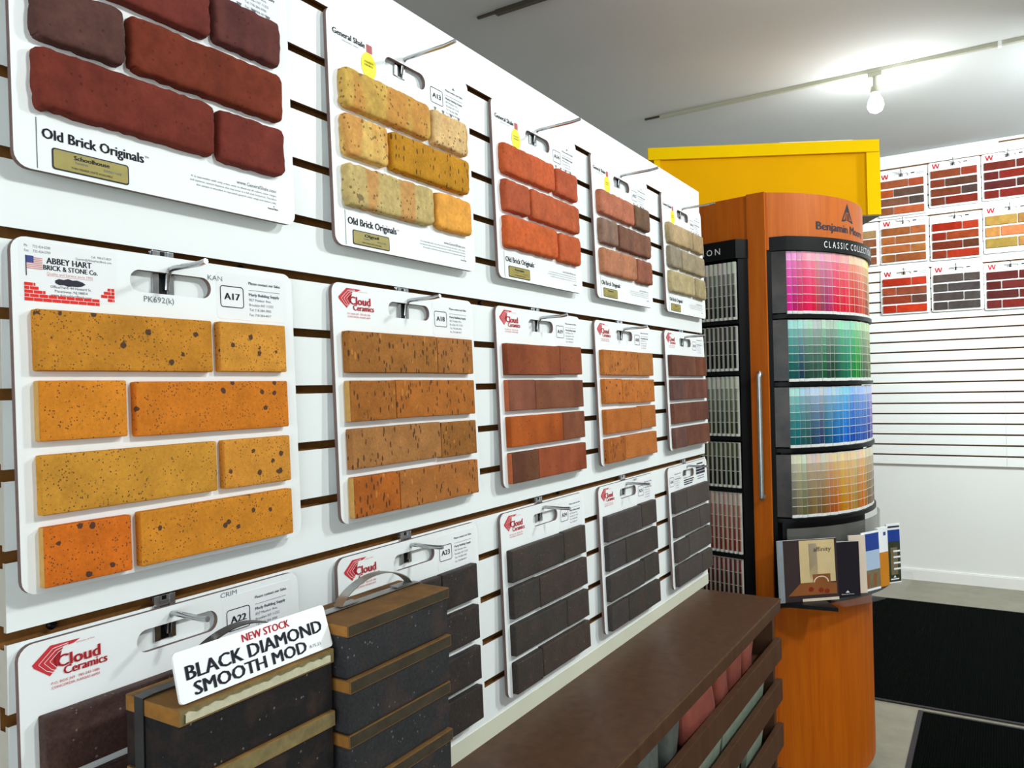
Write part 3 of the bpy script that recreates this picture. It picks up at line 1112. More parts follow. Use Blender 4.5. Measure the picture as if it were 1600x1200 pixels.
for i, (x, z, lab, cs) in enumerate(farb):
    three = 'three rows' in lab
    par = sample_board(lab, (x, YS, H + z), (0, math.radians(-1.0), math.radians(-90)), FAR3 if three else FAR_ROWS, True, ['plain'], cs, 81 + i, .012, False, .326, .330, (.110, .205, .018, .040), gap=.008, far=True, group='brick boards on the far wall')
    if i != 3:
        mb = MB()
        if i != 5:                       # red zig-zag initial
            for k in range(4):
                a = .022 + k * .011
                s = 1 if k % 2 == 0 else -1
                mb.face([(XP, a + (0 if s > 0 else .009), -.012), (XP, a + .0085 + (0 if s > 0 else .009), -.012), (XP, a + .0085 + (.009 if s > 0 else 0), -.046), (XP, a + (.009 if s > 0 else 0), -.046)], 0)
        for k in range(3):
            mb.box(XP, XP + .0002, .258, .305, -.020 - k * .007 - .002, -.020 - k * .007, 1)
        mb.box(XP, XP + .0002, .222, .246, -.026, -.018, 2)
        mb.build('printed_text', ['red_ink', 'grey_ink', 'ink'], par)
    hook('small chrome hook on the far wall holding the ' + lab[4:].split(',')[0].replace('board of ', '').split(' beside')[0].split(' directly')[0].split(' in three')[0].split(' with')[0] + ' board', x + .155, H + z + .006, .07, -.004, 'chrome hooks on the far wall', True, yfar=YS)

# ------------------------------------------------------------------ counter with open bins
CZ = H - .629
CY0, CY1 = .02, 2.325
counter = thing('display_counter', 'dark brown wooden counter with open tilted bins along its front', 'counter', (.06, 1.2, 0))
OX, OY = .06, 1.2


def cpart(name, boxes, mat, bevel=.0):
    mb = MB()
    for b in boxes:
        mb.box(b[0] - OX, b[1] - OX, b[2] - OY, b[3] - OY, b[4], b[5])
    return mb.build(name, mat, counter, bevel=bevel)


cpart('countertop', [(-.10, .240, CY0, CY1, CZ - .036, CZ)], 'counter', .002)
cpart('front_edging', [(.2402, .2415, CY0, CY1, CZ - .0048, CZ - .0012)], 'counter_edge')
cpart('side_panel', [(-.10, .222, CY1 - .03, CY1 - .008, 0, CZ - .036)], 'counter')
cpart('side_panel', [(-.10, .222, CY0 + .008, CY0 + .03, 0, CZ - .036)], 'counter')
cpart('back_panel', [(-.10, -.085, CY0 + .03, CY1 - .03, 0, CZ - .036)], 'counter')
rails = [(H - .805, H - .744), (H - .924, H - .863), (H - 1.058, H - .991), (H - 1.19, H - 1.123), (H - 1.322, H - 1.255)]
for k, (z0, z1) in enumerate(rails):
    mb = MB()
    mb.box(.224 - OX, .240 - OX, CY0 - OY, CY1 - OY, z0, z1)
    mb.build('bin_front', 'counter', counter, bevel=.0015)
    mb = MB()
    mb.box(-.085 - OX, .2235 - OX, CY0 + .03 - OY, CY1 - .03 - OY, z0 - .004, z0 + .012)
    mb.build('bin_shelf', 'counter', counter)


def rock(name, label, cat, loc, size, mat, seed, group, flat=.0, rotz=0):
    """rounded broken stone: subdivided box pushed by noise"""
    import bmesh
    bm = bmesh.new()
    bmesh.ops.create_cube(bm, size=1)
    bmesh.ops.bevel(bm, geom=list(bm.edges), offset=.18, segments=3, profile=.5, affect='EDGES')
    bmesh.ops.subdivide_edges(bm, edges=list(bm.edges), cuts=1, use_grid_fill=True)
    for v in bm.verts:
        n = noise.noise(v.co * 1.6 + Vector((seed, seed * 2.1, 0)))
        n2 = noise.noise(v.co * 5 + Vector((seed, 0, 4)))
        v.co = v.co * (1 + .16 * n + .03 * n2)
        v.co = Vector((v.co.x * size[0], v.co.y * size[1], v.co.z * size[2]))
    lo = min(v.co.z for v in bm.verts)
    for v in bm.verts:
        v.co.z = max(v.co.z, lo * .9) - lo * .9
    me = bpy.data.meshes.new(name)
    bm.to_mesh(me)
    bm.free()
    me.materials.append(M[mat])
    me.polygons.foreach_set('use_smooth', [True] * len(me.polygons))
    try:
        me.set_sharp_from_angle(angle=0.6)
    except Exception:
        pass
    o = bpy.data.objects.new(name, me)
    COL.objects.link(o)
    o.location = loc
    o.rotation_euler = (0, 0, rotz)
    return tag(o, label, cat, group)


zb = rails[0][0] + .0125
for k, (yy, lab, mat, s, rz) in enumerate((
        (1.385, 'grey rough stone in the top bin, nearest the camera', 'stone_grey', (.10, .13, .105), .1),
        (1.525, 'smaller grey stone next to the red stones in the top bin', 'stone_grey', (.09, .10, .115), .2),
        (1.70, 'large rounded red stone beside the grey stones in the top bin', 'stone_red', (.10, .16, .110), -.15),
        (1.865, 'red stone third from the far end of the top bin', 'stone_red', (.095, .12, .112), .1),
        (1.985, 'narrow red stone second from the far end of the top bin', 'stone_red', (.085, .085, .116), -.1),
        (2.105, 'red stone at the far end of the top bin', 'stone_red', (.09, .11, .100), .1))):
    rock('stone_sample', lab, 'stone', (.162, yy, zb), s, mat, k * 3.3 + 1, 'stones in the top bin', rotz=rz)
zb2 = rails[1][0] + .0125
for y0, y1, lab, zz, hh in (
        (1.52, 1.84, 'short pale stone slab at the near part of the second bin', 1, .088),
        (1.86, 2.25, 'long pale greenish stone slab at the far part of the second bin', 1, .094),
        (1.72, 1.98, 'pale stone slab at the near part of the third bin', 2, .082),
        (2.06, 2.22, 'short pale stone slab at the far end of the third bin', 2, .088),
        (1.80, 2.20, 'pale stone slab in the fourth bin down', 3, .085)):
    mb = MB()
    mb.obox((0, 0, 0), (0, y1 - y0, 0), (.014, 0, 0), (.012, 0, hh))
    o = mb.build('stone_slab', 'slab', bevel=.001)
    o.location = (.185, y0, rails[zz][0] + .0125)
    tag(o, lab, 'stone slab', 'pale slabs in the lower bins')


# ------------------------------------------------------------------ strapped brick bundles on the counter
def bundle(label, x0, x1, y0, y1, top, layers, strap_mat, arch, top_mat, face_col, front_mat):
    zt = top - CZ
    par = thing('brick_bundle', label, 'brick bundle', ((x0 + x1) / 2, (y0 + y1) / 2, CZ))
    cx, cy = (x0 + x1) / 2, (y0 + y1) / 2
    z = zt
    lh = zt / layers
    rng = random.Random(int(y0 * 1000))
    for k in range(layers):
        z0 = z - lh
        j = rng.uniform(-.0015, .0015)
        mb = brick_slip(y1 - y0, lh * .97, x1 - x0 - .002 + j, False, k * 7 + int(y0 * 100), False)
        # paint the tan unglazed rim on the upper part of each brick
        vv = mb.v
        nmi = []
        for f, mi in zip(mb.f, mb.mi):
            zc = sum(vv[i][2] for i in f) / len(f)
            xc = sum(vv[i][0] for i in f) / len(f)
            yc = sum(vv[i][1] for i in f) / len(f)
            tz = zc > lh * .93
            nmi.append(1 if tz else 0)
        mb.mi = nmi
        o = mb.build('brick', ['dark', top_mat], par, smooth=True, color=face_col)
        o.location = (x0 - cx, y0 - cy, z0)
        # unglazed tan lip
        lp = MB()
        tk = lh * (.26 if k else .24)
        lp.box(x0 - cx - .0006, x1 - cx + .0006 + j, y0 - cy - .0006, y1 - cy + .0006, z - tk, z - .0012)
        lp.mi = [0, 1, 2, 2, 0, 0]            # box faces: back, front, near end, far end, bottom, top
        lo = lp.build('unglazed_edge', [top_mat, front_mat, 'rim_orange'], par, bevel=.0012)
        z -= lh
    mb = MB()                                  # strap round the bundle lengthwise
    w = (.014, 0, 0)
    sx = arch.get('x', 0)
    mb.ribbon([(sx, y0 - cy - .0022, .001), (sx, y0 - cy - .0022, zt * .5), (sx, y0 - cy - .0022, zt + .0006), (sx, y0 - cy + .01, zt + .0018), (sx, y1 - cy - .01, zt + .0018), (sx, y1 - cy + .0022, zt + .0006), (sx, y1 - cy + .0022, zt * .5), (sx, y1 - cy + .0022, .001)], w, .0009)
    mb.build('strap', strap_mat, par)
    mb = MB()                                  # arched carrying handle
    a0, a1, ah = arch['y0'] - cy, arch['y1'] - cy, arch['h']
    pts = []
    for i in range(25):
        s = i / 24
        pts.append((sx, a0 + (a1 - a0) * s, zt + .003 + ah * (math.sin(math.pi * s) ** .62)))
    mb.ribbon([(sx, a0 + .03, zt + .003)] + pts + [(sx, a1 - .03, zt + .003)], w, .0011)
    mb.build('handle', strap_mat, par, smooth=True)
    if arch.get('clip'):
        mb = MB()
        mb.box(sx - .011, sx + .011, y0 - cy - .0045, y0 - cy - .0032, zt - .135, zt - .075)
        mb.build('strap_clip', 'steel', par, bevel=.0008)
    return par


M['rim_brown'] = plain('unglazed_brown_rim', srgb(120, 84, 40), 0.85, var=0.35, scale=50, bump=.2)
M['rim_tan'] = plain('unglazed_tan_rim', srgb(150, 112, 58), 0.85, var=0.45, scale=40, bump=.2)
M['rim_orange'] = plain('orange_tan_cut', srgb(166, 112, 46), 0.85, var=0.35, scale=60, bump=.2)
M['rim_dark'] = plain('glaze_smeared_rim', srgb(62, 52, 34), 0.8, var=0.45, scale=45, bump=.2)
M['rim_cream'] = plain('dull_cream_rim', srgb(132, 116, 76), 0.85, var=0.4, scale=70, bump=.2)
bundle('strapped bundle of black bricks with a dark steel handle, carrying the white sign', .070, .152, .432, .624, H - .284, 5, 'darksteel',
       {'y0': .474, 'y1': .616, 'h': .036, 'x': -.018, 'clip': True}, 'rim_tan', srgb(27, 24, 25), 'rim_cream')
bundle('taller strapped bundle of black bricks with an arched grey steel handle', .082, .168, .632, .819, H - .259, 6, 'steel',
       {'y0': .672, 'y1': .803, 'h': .026, 'x': -.012}, 'rim_brown', srgb(42, 42, 44), 'rim_dark')

# mortar-white crust under the sign is part of the first bundle's look: a pale smear on its top brick
bd1 = [o for o in bpy.data.objects if o.name == 'brick_bundle'][0]
mb = MB()
n = 44
pts = []
for k in range(n + 1):
    y = .437 + (.618 - .437) * k / n
    pts.append((y, .0042 + .0018 * noise.noise(Vector((k * .45, 0, 0)))))
zt = H - .284 - CZ
c1 = Vector(((.070 + .152) / 2, (.432 + .624) / 2))
for (ya, ha), (yb, hb) in zip(pts, pts[1:]):
    xo = .1545 - c1.x
    mb.face([(xo, ya - c1.y, zt - .014), (xo, yb - c1.y, zt - .014), (xo, yb - c1.y, zt - .014 + hb * 1.8), (xo, ya - c1.y, zt - .014 + ha * 1.8)])
    mb.face([(xo, ya - c1.y, zt - .014 + ha * 1.8), (xo, yb - c1.y, zt - .014 + hb * 1.8), (xo - .004, yb - c1.y, zt - .014 + hb * 1.8), (xo - .004, ya - c1.y, zt - .014 + ha * 1.8)])
M['mortar'] = plain('pale_mortar_crust', srgb(206, 200, 170), 0.9, var=0.2, scale=90, bump=.3)
mb.build('mortar_crust', 'mortar', bd1, merge=True)

# the sign leaning on the first bundle's handle
sign = thing('price_sign', 'white card sign with red and black capitals, leaning on the front brick bundle', 'sign', (.150, .4355, H - .2822))
BLc, TLc = Vector((.150, .4355, H - .2822)), Vector((.130, .4405, H - .2400))
BRc, TRc = Vector((.150, .6265, H - .2832)), Vector((.130, .6285, H - .2400))
ea, eb = (BRc - BLc), (TLc - BLc)
LA, LB = ea.length, eb.length
ea.normalize()
eb.normalize()
en = ea.cross(eb).normalized()
O0 = Vector((0, 0, 0))


def on_sign(a, b, d=.0006):
    return tuple(O0 + ea * a + eb * b + en * d)


mb = MB()
o = rrect(LA, LB, .004, 3)
mb.face([on_sign(a, b, .0) for a, b in o], 0)
mb.face([on_sign(a, b, -.003) for a, b in reversed(o)], 0)
for k in range(len(o)):
    a, b = o[k], o[(k + 1) % len(o)]
    mb.face([on_sign(*a, -.003), on_sign(*b, -.003), on_sign(*b, 0), on_sign(*a, 0)], 0)
mb.build('card', 'board', sign)
mb = MB()
write(mb, 'NEW STOCK', lambda a, b: on_sign(a, b, .0004), LA * .565, LB * .765, LB * .17, LA * .32, 1, True, 'c')
write(mb, 'BLACK DIAMOND', lambda a, b: on_sign(a, b, .0004), LA * .055, LB * .41, LB * .29, LA * .89, 0, True)
write(mb, 'SMOOTH MOD', lambda a, b: on_sign(a, b, .0004), LA * .085, LB * .085, LB * .27, LA * .72, 0, True)
write(mb, 'R7S.21', lambda a, b: on_sign(a, b, .0004), LA * .83, LB * .13, LB * .07, LA * .08, 2)
mb.build('printed_text', ['ink', 'red_ink', 'grey_ink'], sign)

# ------------------------------------------------------------------ paint colour tower
TX, TY = -.196, 3.205
tower = thing('paint_display_tower', 'tall rounded cherry-wood paint colour tower with black card racks', 'display tower', (TX, TY, 0))


def arc(R, a0, a1, n=40):
    return [(R * math.cos(math.radians(a0 + (a1 - a0) * k / n)), R * math.sin(math.radians(a0 + (a1 - a0) * k / n))) for k in range(n + 1)]


def W2(x, y):
    return (x - TX, y - TY)


PLN = W2(.060, 2.748)
PRN = W2(.124, 2.742)
outer = [W2(-.27, 3.76), W2(-.27, 2.812), PLN, PRN] + arc(.563, -54.5, 80) + [W2(-.10, 3.768)]
mb = MB()
mb.prism(outer, .06, H - .780)
mb.build('base_cabinet', 'cherry', tower, smooth=True)
mb = MB()
mb.prism([(x * .93, y * .93 + .01) for x, y in outer], 0, .06)
mb.build('plinth', 'black', tower, smooth=True)
mb = MB()
mb.prism(outer, H + .462, H + .662)
mb.build('crown', 'cherry', tower, smooth=True)
core = [W2(-.255, 3.74), W2(-.255, 2.845), W2(.06, 2.79), W2(.135, 2.79)] + arc(.545, -49, 78) + [W2(-.10, 3.75)]
mb = MB()
mb.prism(core, H - .780, H + .462)
mb.build('rack_core', 'slotblack', tower, smooth=True)
# upright wooden pillar with a long pull handle
mb = MB()
q = [W2(.058, 2.742), W2(.121, 2.736), W2(.135, 2.80), W2(.065, 2.80)]
mb.prism(q, .06, H + .664)
pil = mb.build('pillar', 'cherry', tower)
mb = MB()
hx, hy = W2(.097, 2.705)
mb.tube([(hx, hy + .033, H + .030), (hx, hy + .008, H + .036), (hx, hy, H + .030), (hx, hy, H + .018), (hx, hy, H - .38), (hx, hy, H - .392), (hx, hy + .008, H - .398), (hx, hy + .033, H - .392)], .008, 12)
mb.build('pull_handle', 'steel', pil, smooth=True)
# header over the curved rack
AS = -49.6
hdr = [W2(.124, 2.746)] + arc(.590, AS, 40, 50) + list(reversed(arc(.55, AS + 2, 40, 30))) + [W2(.135, 2.80)]
mb = MB()
mb.prism(hdr, H + .458, H + .506)
h1 = mb.build('rack_header', 'black', tower, smooth=True)
mb = MB()


def on_cyl(R, a0):
    return lambda a, b: ((R + .0008) * math.cos(math.radians(a0) + a / R), (R + .0008) * math.sin(math.radians(a0) + a / R), H + b)


pc = on_cyl(.590, -34.6)
acc = 0
for wd in ('CLASSIC', 'COLLECTION'):
    for ch in wd:
        vs, fs_, wid, w0 = glyphs(ch)
        hh = .0235
        cw = hh * (wid - w0) * .74
        write(mb, ch, pc, acc, .470, hh, cw, 0)
        acc += cw + .0085
    acc += .010
mb.build('header_lettering', 'trim', h1)
# maker's name and triangle on the crown
mb = MB()
pc = on_cyl(.563, -35.2)
write(mb, 'Benjamin Moore', pc, 0, .5385, .030, .330, 0, True)
pt = on_cyl(.563, -17.0)
tri = [(-.043, .579), (.043, .579), (0, .648)]
cxy = (0, .602)
inn = [((x) * .70, cxy[1] + (y - cxy[1]) * .66 - .000) for x, y in tri]
for i in range(3):
    a, b, c, d = tri[i], tri[(i + 1) % 3], inn[(i + 1) % 3], inn[i]
    mb.face([pt(*a), pt(*b), pt(*c), pt(*d)], 0)
mb.face([pt(-.013, .615), pt(.013, .615), pt(0, .640)], 0)
for k in (-1, 0, 1):
    mb.face([pt(k * .014 - .006, .585), pt(k * .014 + .002, .585), pt(k * .009 + .004, .612), pt(k * .009, .612)], 0)
mb.build('maker_logo', 'ink', tower)
# tiers of the curved rack: black lips and marbled end plates
tiers = [(.238, .458), (.003, .220), (-.226, -.014), (-.468, -.247)]
for z0, z1 in tiers:
    lip = [W2(.128, 2.756)] + arc(.586, AS, 26, 40) + list(reversed(arc(.545, AS + 2, 26, 30))) + [W2(.137, 2.80)]
    mb = MB()
    mb.prism(lip, H + z0 - .015, H + z0 - .001)
    mb.build('tier_lip', 'black', tower, smooth=True)
    a, b = Vector(W2(.136, 2.7535)), Vector(W2(.183, 2.763))
    d = Vector((b - a)).normalized()
    nrm = Vector((d.y, -d.x))
    mb = MB()
    mb.obox((a.x, a.y, H + z0 + .004), (b.x - a.x, b.y - a.y, 0), (-nrm.x * .008, -nrm.y * .008, 0), (0, 0, z1 - z0 - .006))
    mb.build('end_plate', 'marble', tower)
mb = MB()
mb.prism([W2(.122, 2.744), W2(.136, 2.752), W2(.145, 2.80), W2(.128, 2.80)], H - .780, H + .458)
mb.build('rack_side_frame', 'black', tower)
# left, flat rack
LA0, LB0 = Vector((.028, 2.704)), Vector((-.19, 2.754))
ld = (LB0 - LA0).normalized()
ln = Vector((ld.y, -ld.x))
if ln.y > 0:
    ln = -ln
mb = MB()
mb.prism([W2(*LA0), W2(.061, 2.738), W2(.06, 2.79), W2(-.24, 2.84), W2(*(LB0 - ld * -.04))][::-1], H + .440, H + .506)
h2 = mb.build('rack_header', 'black', tower)
mb = MB()


def on_left(a, b):
    p = LA0 + ld * (-a) + ln * .0009
    return (p.x - TX, p.y - TY, H + b)


acc = -.060
for wd in reversed('COLLECTION'):
    vs, fs_, wid, w0 = glyphs(wd)
    hh = .023
    ww = hh * (wid - w0)
    acc -= ww
    write(mb, wd, on_left, acc, .460, hh, None, 0)
    acc -= .0105
    if acc < -.20:
        break
mb.build('header_lettering', 'trim', h2)
mb = MB()
mb.prism([W2(.031, 2.716), W2(.062, 2.744), W2(.062, 2.80), W2(.031, 2.80)], H - .780, H + .440)
mb.build('rack_side_frame', 'black', tower)
mb = MB()
e = LB0 + ld * .035
mb.prism([W2(LB0.x, LB0.y), W2(LB0.x, 2.83), W2(-.255, 2.84), W2(-.255, 2.80)], H - .780, H + .440)
mb.build('rack_side_frame', 'black', tower)
ltiers = [(.226, .432), (.046, .206), (-.184, .029), (-.365, -.203), (-.597, -.380), (-.762, -.612)]
for z0, z1 in ltiers:
    mb = MB()
    p0, p1 = LA0 - ln * .006, LB0 - ln * .006
    mb.prism([W2(*(p0 + ln * .004)), W2(*(p0 - ln * .05)), W2(*(p1 - ln * .05)), W2(*(p1 + ln * .004))], H + z0 - .015, H + z0 - .001)
    mb.build('tier_lip', 'black', tower)
# holder for the brochures hooked round the tower
holder = thing('brochure_holder', 'curved clear acrylic holder with a black tray below the curved rack, full of brochures', 'brochure holder', (TX, TY, H - .756))
hz = H - .756
mb = MB()
tray = [W2(.130, 2.700), W2(.140, 2.664), W2(.336, 2.694)] + arc(.640, -42, 10, 20) + list(reversed(arc(.592, -52, 15, 20)))
mb.prism(tray, .006, .018)
mb.build('tray', 'black', holder)
mb = MB()
mb.prism(arc(.705, -40, 10, 24) + list(reversed(arc(.642, -40, 10, 24))), .008, .018)
mb.build('clear_shelf', 'clear', holder)
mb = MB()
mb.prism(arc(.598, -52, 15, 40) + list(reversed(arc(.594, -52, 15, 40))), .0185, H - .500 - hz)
mb.build('curved_panel', 'reflect_grey', holder, smooth=True)


# ---- the colour cards
def lerp(a, b, t):
    return tuple(a[i] + (b[i] - a[i]) * t for i in range(3))


def grad(stops, t):
    n = len(stops) - 1
    k = min(int(t * n), n - 1)
    return lerp(stops[k], stops[k + 1], t * n - k)


ORD = ['first', 'second', 'third', 'fourth', 'fifth', 'sixth', 'seventh', 'eighth', 'ninth', 'tenth', 'eleventh', 'twelfth', 'thirteenth', 'fourteenth', 'fifteenth', 'sixteenth', 'seventeenth', 'eighteenth', 'nineteenth', 'twentieth']
ORD += ['twenty-' + o for o in ORD[:9]] + ['thirtieth'] + ['thirty-' + o for o in ORD[:9]]
PAL = [
    ('top', [(232, 150, 205), (238, 160, 190), (244, 170, 190), (238, 180, 190), (236, 160, 190), (240, 140, 170), (244, 180, 170), (246, 190, 165), (248, 200, 165), (246, 210, 180), (240, 214, 170), (250, 226, 150), (252, 220, 120)],
     [(196, 14, 120), (178, 18, 84), (228, 24, 62), (150, 50, 70), (176, 40, 84), (214, 20, 50), (206, 24, 40), (196, 20, 22), (176, 44, 36), (206, 74, 22), (150, 66, 40), (110, 54, 44), (214, 130, 30)], ('magenta', 'pink', 'rose', 'crimson', 'red', 'brick red', 'orange', 'brown', 'golden')),
    ('second', [(160, 214, 208), (176, 212, 204), (180, 208, 200), (176, 206, 190), (170, 214, 190), (160, 220, 190), (150, 226, 180), (170, 224, 170), (190, 220, 180), (200, 216, 184), (210, 216, 170), (220, 220, 160)],
     [(18, 72, 78), (20, 66, 64), (34, 68, 60), (20, 72, 50), (20, 58, 44), (10, 104, 76), (10, 122, 62), (12, 128, 30), (60, 98, 48), (72, 84, 58), (76, 92, 30), (96, 104, 30)], ('teal', 'blue-green', 'pine green', 'emerald', 'leaf green', 'sage', 'olive')),
    ('third', [(176, 222, 224), (186, 214, 222), (196, 212, 226), (176, 216, 232), (140, 206, 240), (150, 196, 240), (176, 204, 240), (186, 206, 240), (200, 200, 240), (214, 200, 240)],
     [(10, 90, 100), (18, 72, 86), (24, 66, 92), (6, 88, 138), (0, 92, 190), (10, 58, 160), (38, 86, 170), (24, 66, 160), (36, 44, 130), (80, 44, 150)], ('teal', 'slate blue', 'sky blue', 'bright blue', 'royal blue', 'violet')),
    ('bottom', [(214, 214, 190), (220, 212, 190), (224, 212, 184), (232, 210, 170), (236, 206, 160), (238, 216, 176), (238, 220, 180), (232, 214, 184), (226, 214, 196), (224, 216, 200)],
     [(98, 92, 62), (108, 98, 60), (116, 92, 44), (166, 92, 14), (196, 120, 20), (160, 116, 54), (196, 104, 16), (130, 84, 42), (112, 78, 54), (104, 86, 66)], ('olive grey', 'khaki', 'ochre', 'amber', 'caramel', 'brown', 'taupe')),
]
NC, DA = 36, 1.94
RC = .5775


def colour_card(label, group, loc, ang, wd, z0, z1, light, dark, rows, bulge=.0012, th=.006, foot=.010, edge=None):
    """a stack of colour cards: own frame, front to +x, width along y"""
    mb = MB()
    Ht = z1 - z0
    zz = [0, foot]
    lw = .0016
    rh = (Ht - foot) / rows
    seg = 4
    ys = [-wd / 2 + wd * k / seg for k in range(seg + 1)]
    fx = lambda y: bulge * (1 - (2 * y / wd) ** 2)

    def band(a, b, c):
        for p, q in zip(ys, ys[1:]):
            cc = c
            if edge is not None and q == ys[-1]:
                cc = lerp(c, edge, .75)  # lit strip of the curled card painted in as a paler edge
            mb.face([(fx(p), p, a), (fx(q), q, a), (fx(q), q, b), (fx(p), p, b)], 0, srgb(*cc))
    band(0, foot, (226, 226, 222))
    for r in range(rows):
        t = 1 - r / (rows - 1)
        c = lerp(dark, light, t ** 1.0) if False else lerp(light, dark, t ** .62)
        a = foot + r * rh
        band(a, a + rh - lw, c)
        band(a + rh - lw, a + rh, (224, 222, 214))
    w = (.85, .85, .83, 1)
    mb.face([(-th, -wd / 2, 0), (fx(ys[0]), ys[0], 0), (fx(ys[0]), ys[0], Ht), (-th, -wd / 2, Ht)], 0, w)
    mb.face([(fx(ys[-1]), ys[-1], 0), (-th, wd / 2, 0), (-th, wd / 2, Ht), (fx(ys[-1]), ys[-1], Ht)], 0, w)
    mb.face([(-th, wd / 2, 0), (-th, -wd / 2, 0), (-th, -wd / 2, Ht), (-th, wd / 2, Ht)], 0, w)
    mb.face([(fx(y), y, Ht) for y in ys] + [(-th, wd / 2, Ht), (-th, -wd / 2, Ht)], 0, w)
    mb.face([(-th, -wd / 2, 0), (-th, wd / 2, 0)] + [(fx(y), y, 0) for y in reversed(ys)], 0, w)
    o = mb.build('paint_colour_card', 'card')
    o.location = loc
    o.rotation_euler = (0, 0, ang)
    tag(o, label, 'paint card', group)
    return o


rng = random.Random(5)
for ti, ((nm, lt, dk, words), (z0, z1)) in enumerate(zip(PAL, tiers)):
    for i in range(NC):
        a = AS + .6 + DA * (i + .5)
        t = min(1.0, i / 27)
        j = lambda c: tuple(max(0, min(255, v + rng.uniform(-13, 13))) for v in c)
        light, dark = j(grad(lt, t)), j(grad(dk, t))
        wname = words[min(len(words) - 1, int(t * len(words)))]
        R = RC + rng.uniform(-.0012, .0012)
        ar = math.radians(a)
        zz = rng.uniform(0, .0012)
        # strips run from dark at the foot to pale at the head
        colour_card('%s paint card, %s from left in %s tier of curved rack' % (wname, ORD[i], nm), 'colour cards in the %s tier of the curved rack' % nm,
                    (TX + R * math.cos(ar), TY + R * math.sin(ar), H + z0 + zz), ar, RC * math.radians(DA) - .0006, 0, z1 - z0 - .003, light, dark, 7)
LP = [('top', (206, 202, 196), (26, 26, 34), 'grey'), ('second', (70, 64, 66), (16, 14, 18), 'black'), ('third', (196, 198, 186), (52, 56, 44), 'grey-green'),
      ('fourth', (84, 88, 66), (14, 18, 14), 'dark green'), ('fifth', (200, 168, 156), (120, 44, 22), 'rose-brown'), ('bottom', (112, 48, 50), (56, 16, 20), 'maroon')]
NL = 11
pit = .0178
lang = math.atan2(ln.y, ln.x)
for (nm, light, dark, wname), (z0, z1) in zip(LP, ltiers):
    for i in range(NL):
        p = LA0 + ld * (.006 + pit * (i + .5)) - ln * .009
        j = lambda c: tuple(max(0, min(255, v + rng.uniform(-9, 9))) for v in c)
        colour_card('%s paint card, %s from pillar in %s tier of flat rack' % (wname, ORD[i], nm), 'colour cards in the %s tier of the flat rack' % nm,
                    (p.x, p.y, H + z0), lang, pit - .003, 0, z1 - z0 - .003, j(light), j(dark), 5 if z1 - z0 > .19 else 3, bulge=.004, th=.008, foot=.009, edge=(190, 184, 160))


# ---- brochures in the tray
def brochure(label, a, b, h, th, draw, mats, lean=.0):
    """booklet standing on the tray from floor point a to floor point b, leaning back"""
    a, b = Vector(a), Vector(b)
    e = (b - a)
    e.z = 0
    w = e.length
    e.normalize()
    n = Vector((e.y, -e.x, 0))            # towards the viewer
    up = (Vector((0, 0, 1)) - n * lean).normalized()
    nn = e.cross(up).normalized()
    par = thing('brochure', label, 'brochure', a, (0, 0, 0), 'brochures in the tower tray')
    f = lambda u, v, d=0.0: tuple(e * (u * w) + up * (v * h) + nn * d)
    mb = MB()
    v = [f(0, 0, -th), f(1, 0, -th), f(1, 1, -th), f(0, 1, -th), f(0, 0), f(1, 0), f(1, 1), f(0, 1)]
    mb.mesh(v, [(4, 5, 6, 7), (3, 2, 1, 0)], 0)
    mb.mesh(v, [(0, 1, 5, 4), (1, 2, 6, 5), (2, 3, 7, 6), (3, 0, 4, 7)], 1)
    mb.build('pages', mats[:2], par)
    mb = MB()
    draw(mb, f)
    mb.build('cover_print', mats, par)
    return par


def rect(mb, f, u0, u1, v0, v1, mi, d=.0005):
    mb.face([f(u0, v0, d), f(u1, v0, d), f(u1, v1, d), f(u0, v1, d)], mi)


M['cov_brown'] = plain('brown_cover', srgb(62, 46, 48), .3, var=.3, scale=6)
M['cov_cream'] = plain('cream_cover', srgb(216, 190, 140), .35, var=.1, scale=20)
M['cov_beige'] = plain('beige_cover', srgb(226, 206, 186), .35, var=.08, scale=20)
M['cov_table'] = plain('chestnut_print', srgb(150, 88, 44), .3, var=.25, scale=12)
M['cov_dark'] = plain('near_black_cover', srgb(30, 24, 34), .3, var=.25, scale=8)
M['cov_blue'] = plain('blue_cover', srgb(28, 62, 150), .3, var=.2, scale=20)
M['cov_sky'] = plain('pale_sky_print', srgb(176, 196, 222), .3, var=.1, scale=10)
M['cov_orange'] = plain('orange_cover', srgb(206, 128, 16), .3, var=.08)
M['cov_green'] = plain('dark_green_garden_print', srgb(58, 64, 44), .3, var=.5, scale=50)
M['cov_stone'] = plain('stone_print', srgb(126, 112, 84), .35, var=.3, scale=60)
M['cov_silver'] = plain('silver_spine', srgb(168, 176, 184), .2, .4, var=.2)
M['apple'] = plain('apple_red_print', srgb(140, 40, 26), .3, var=.2)


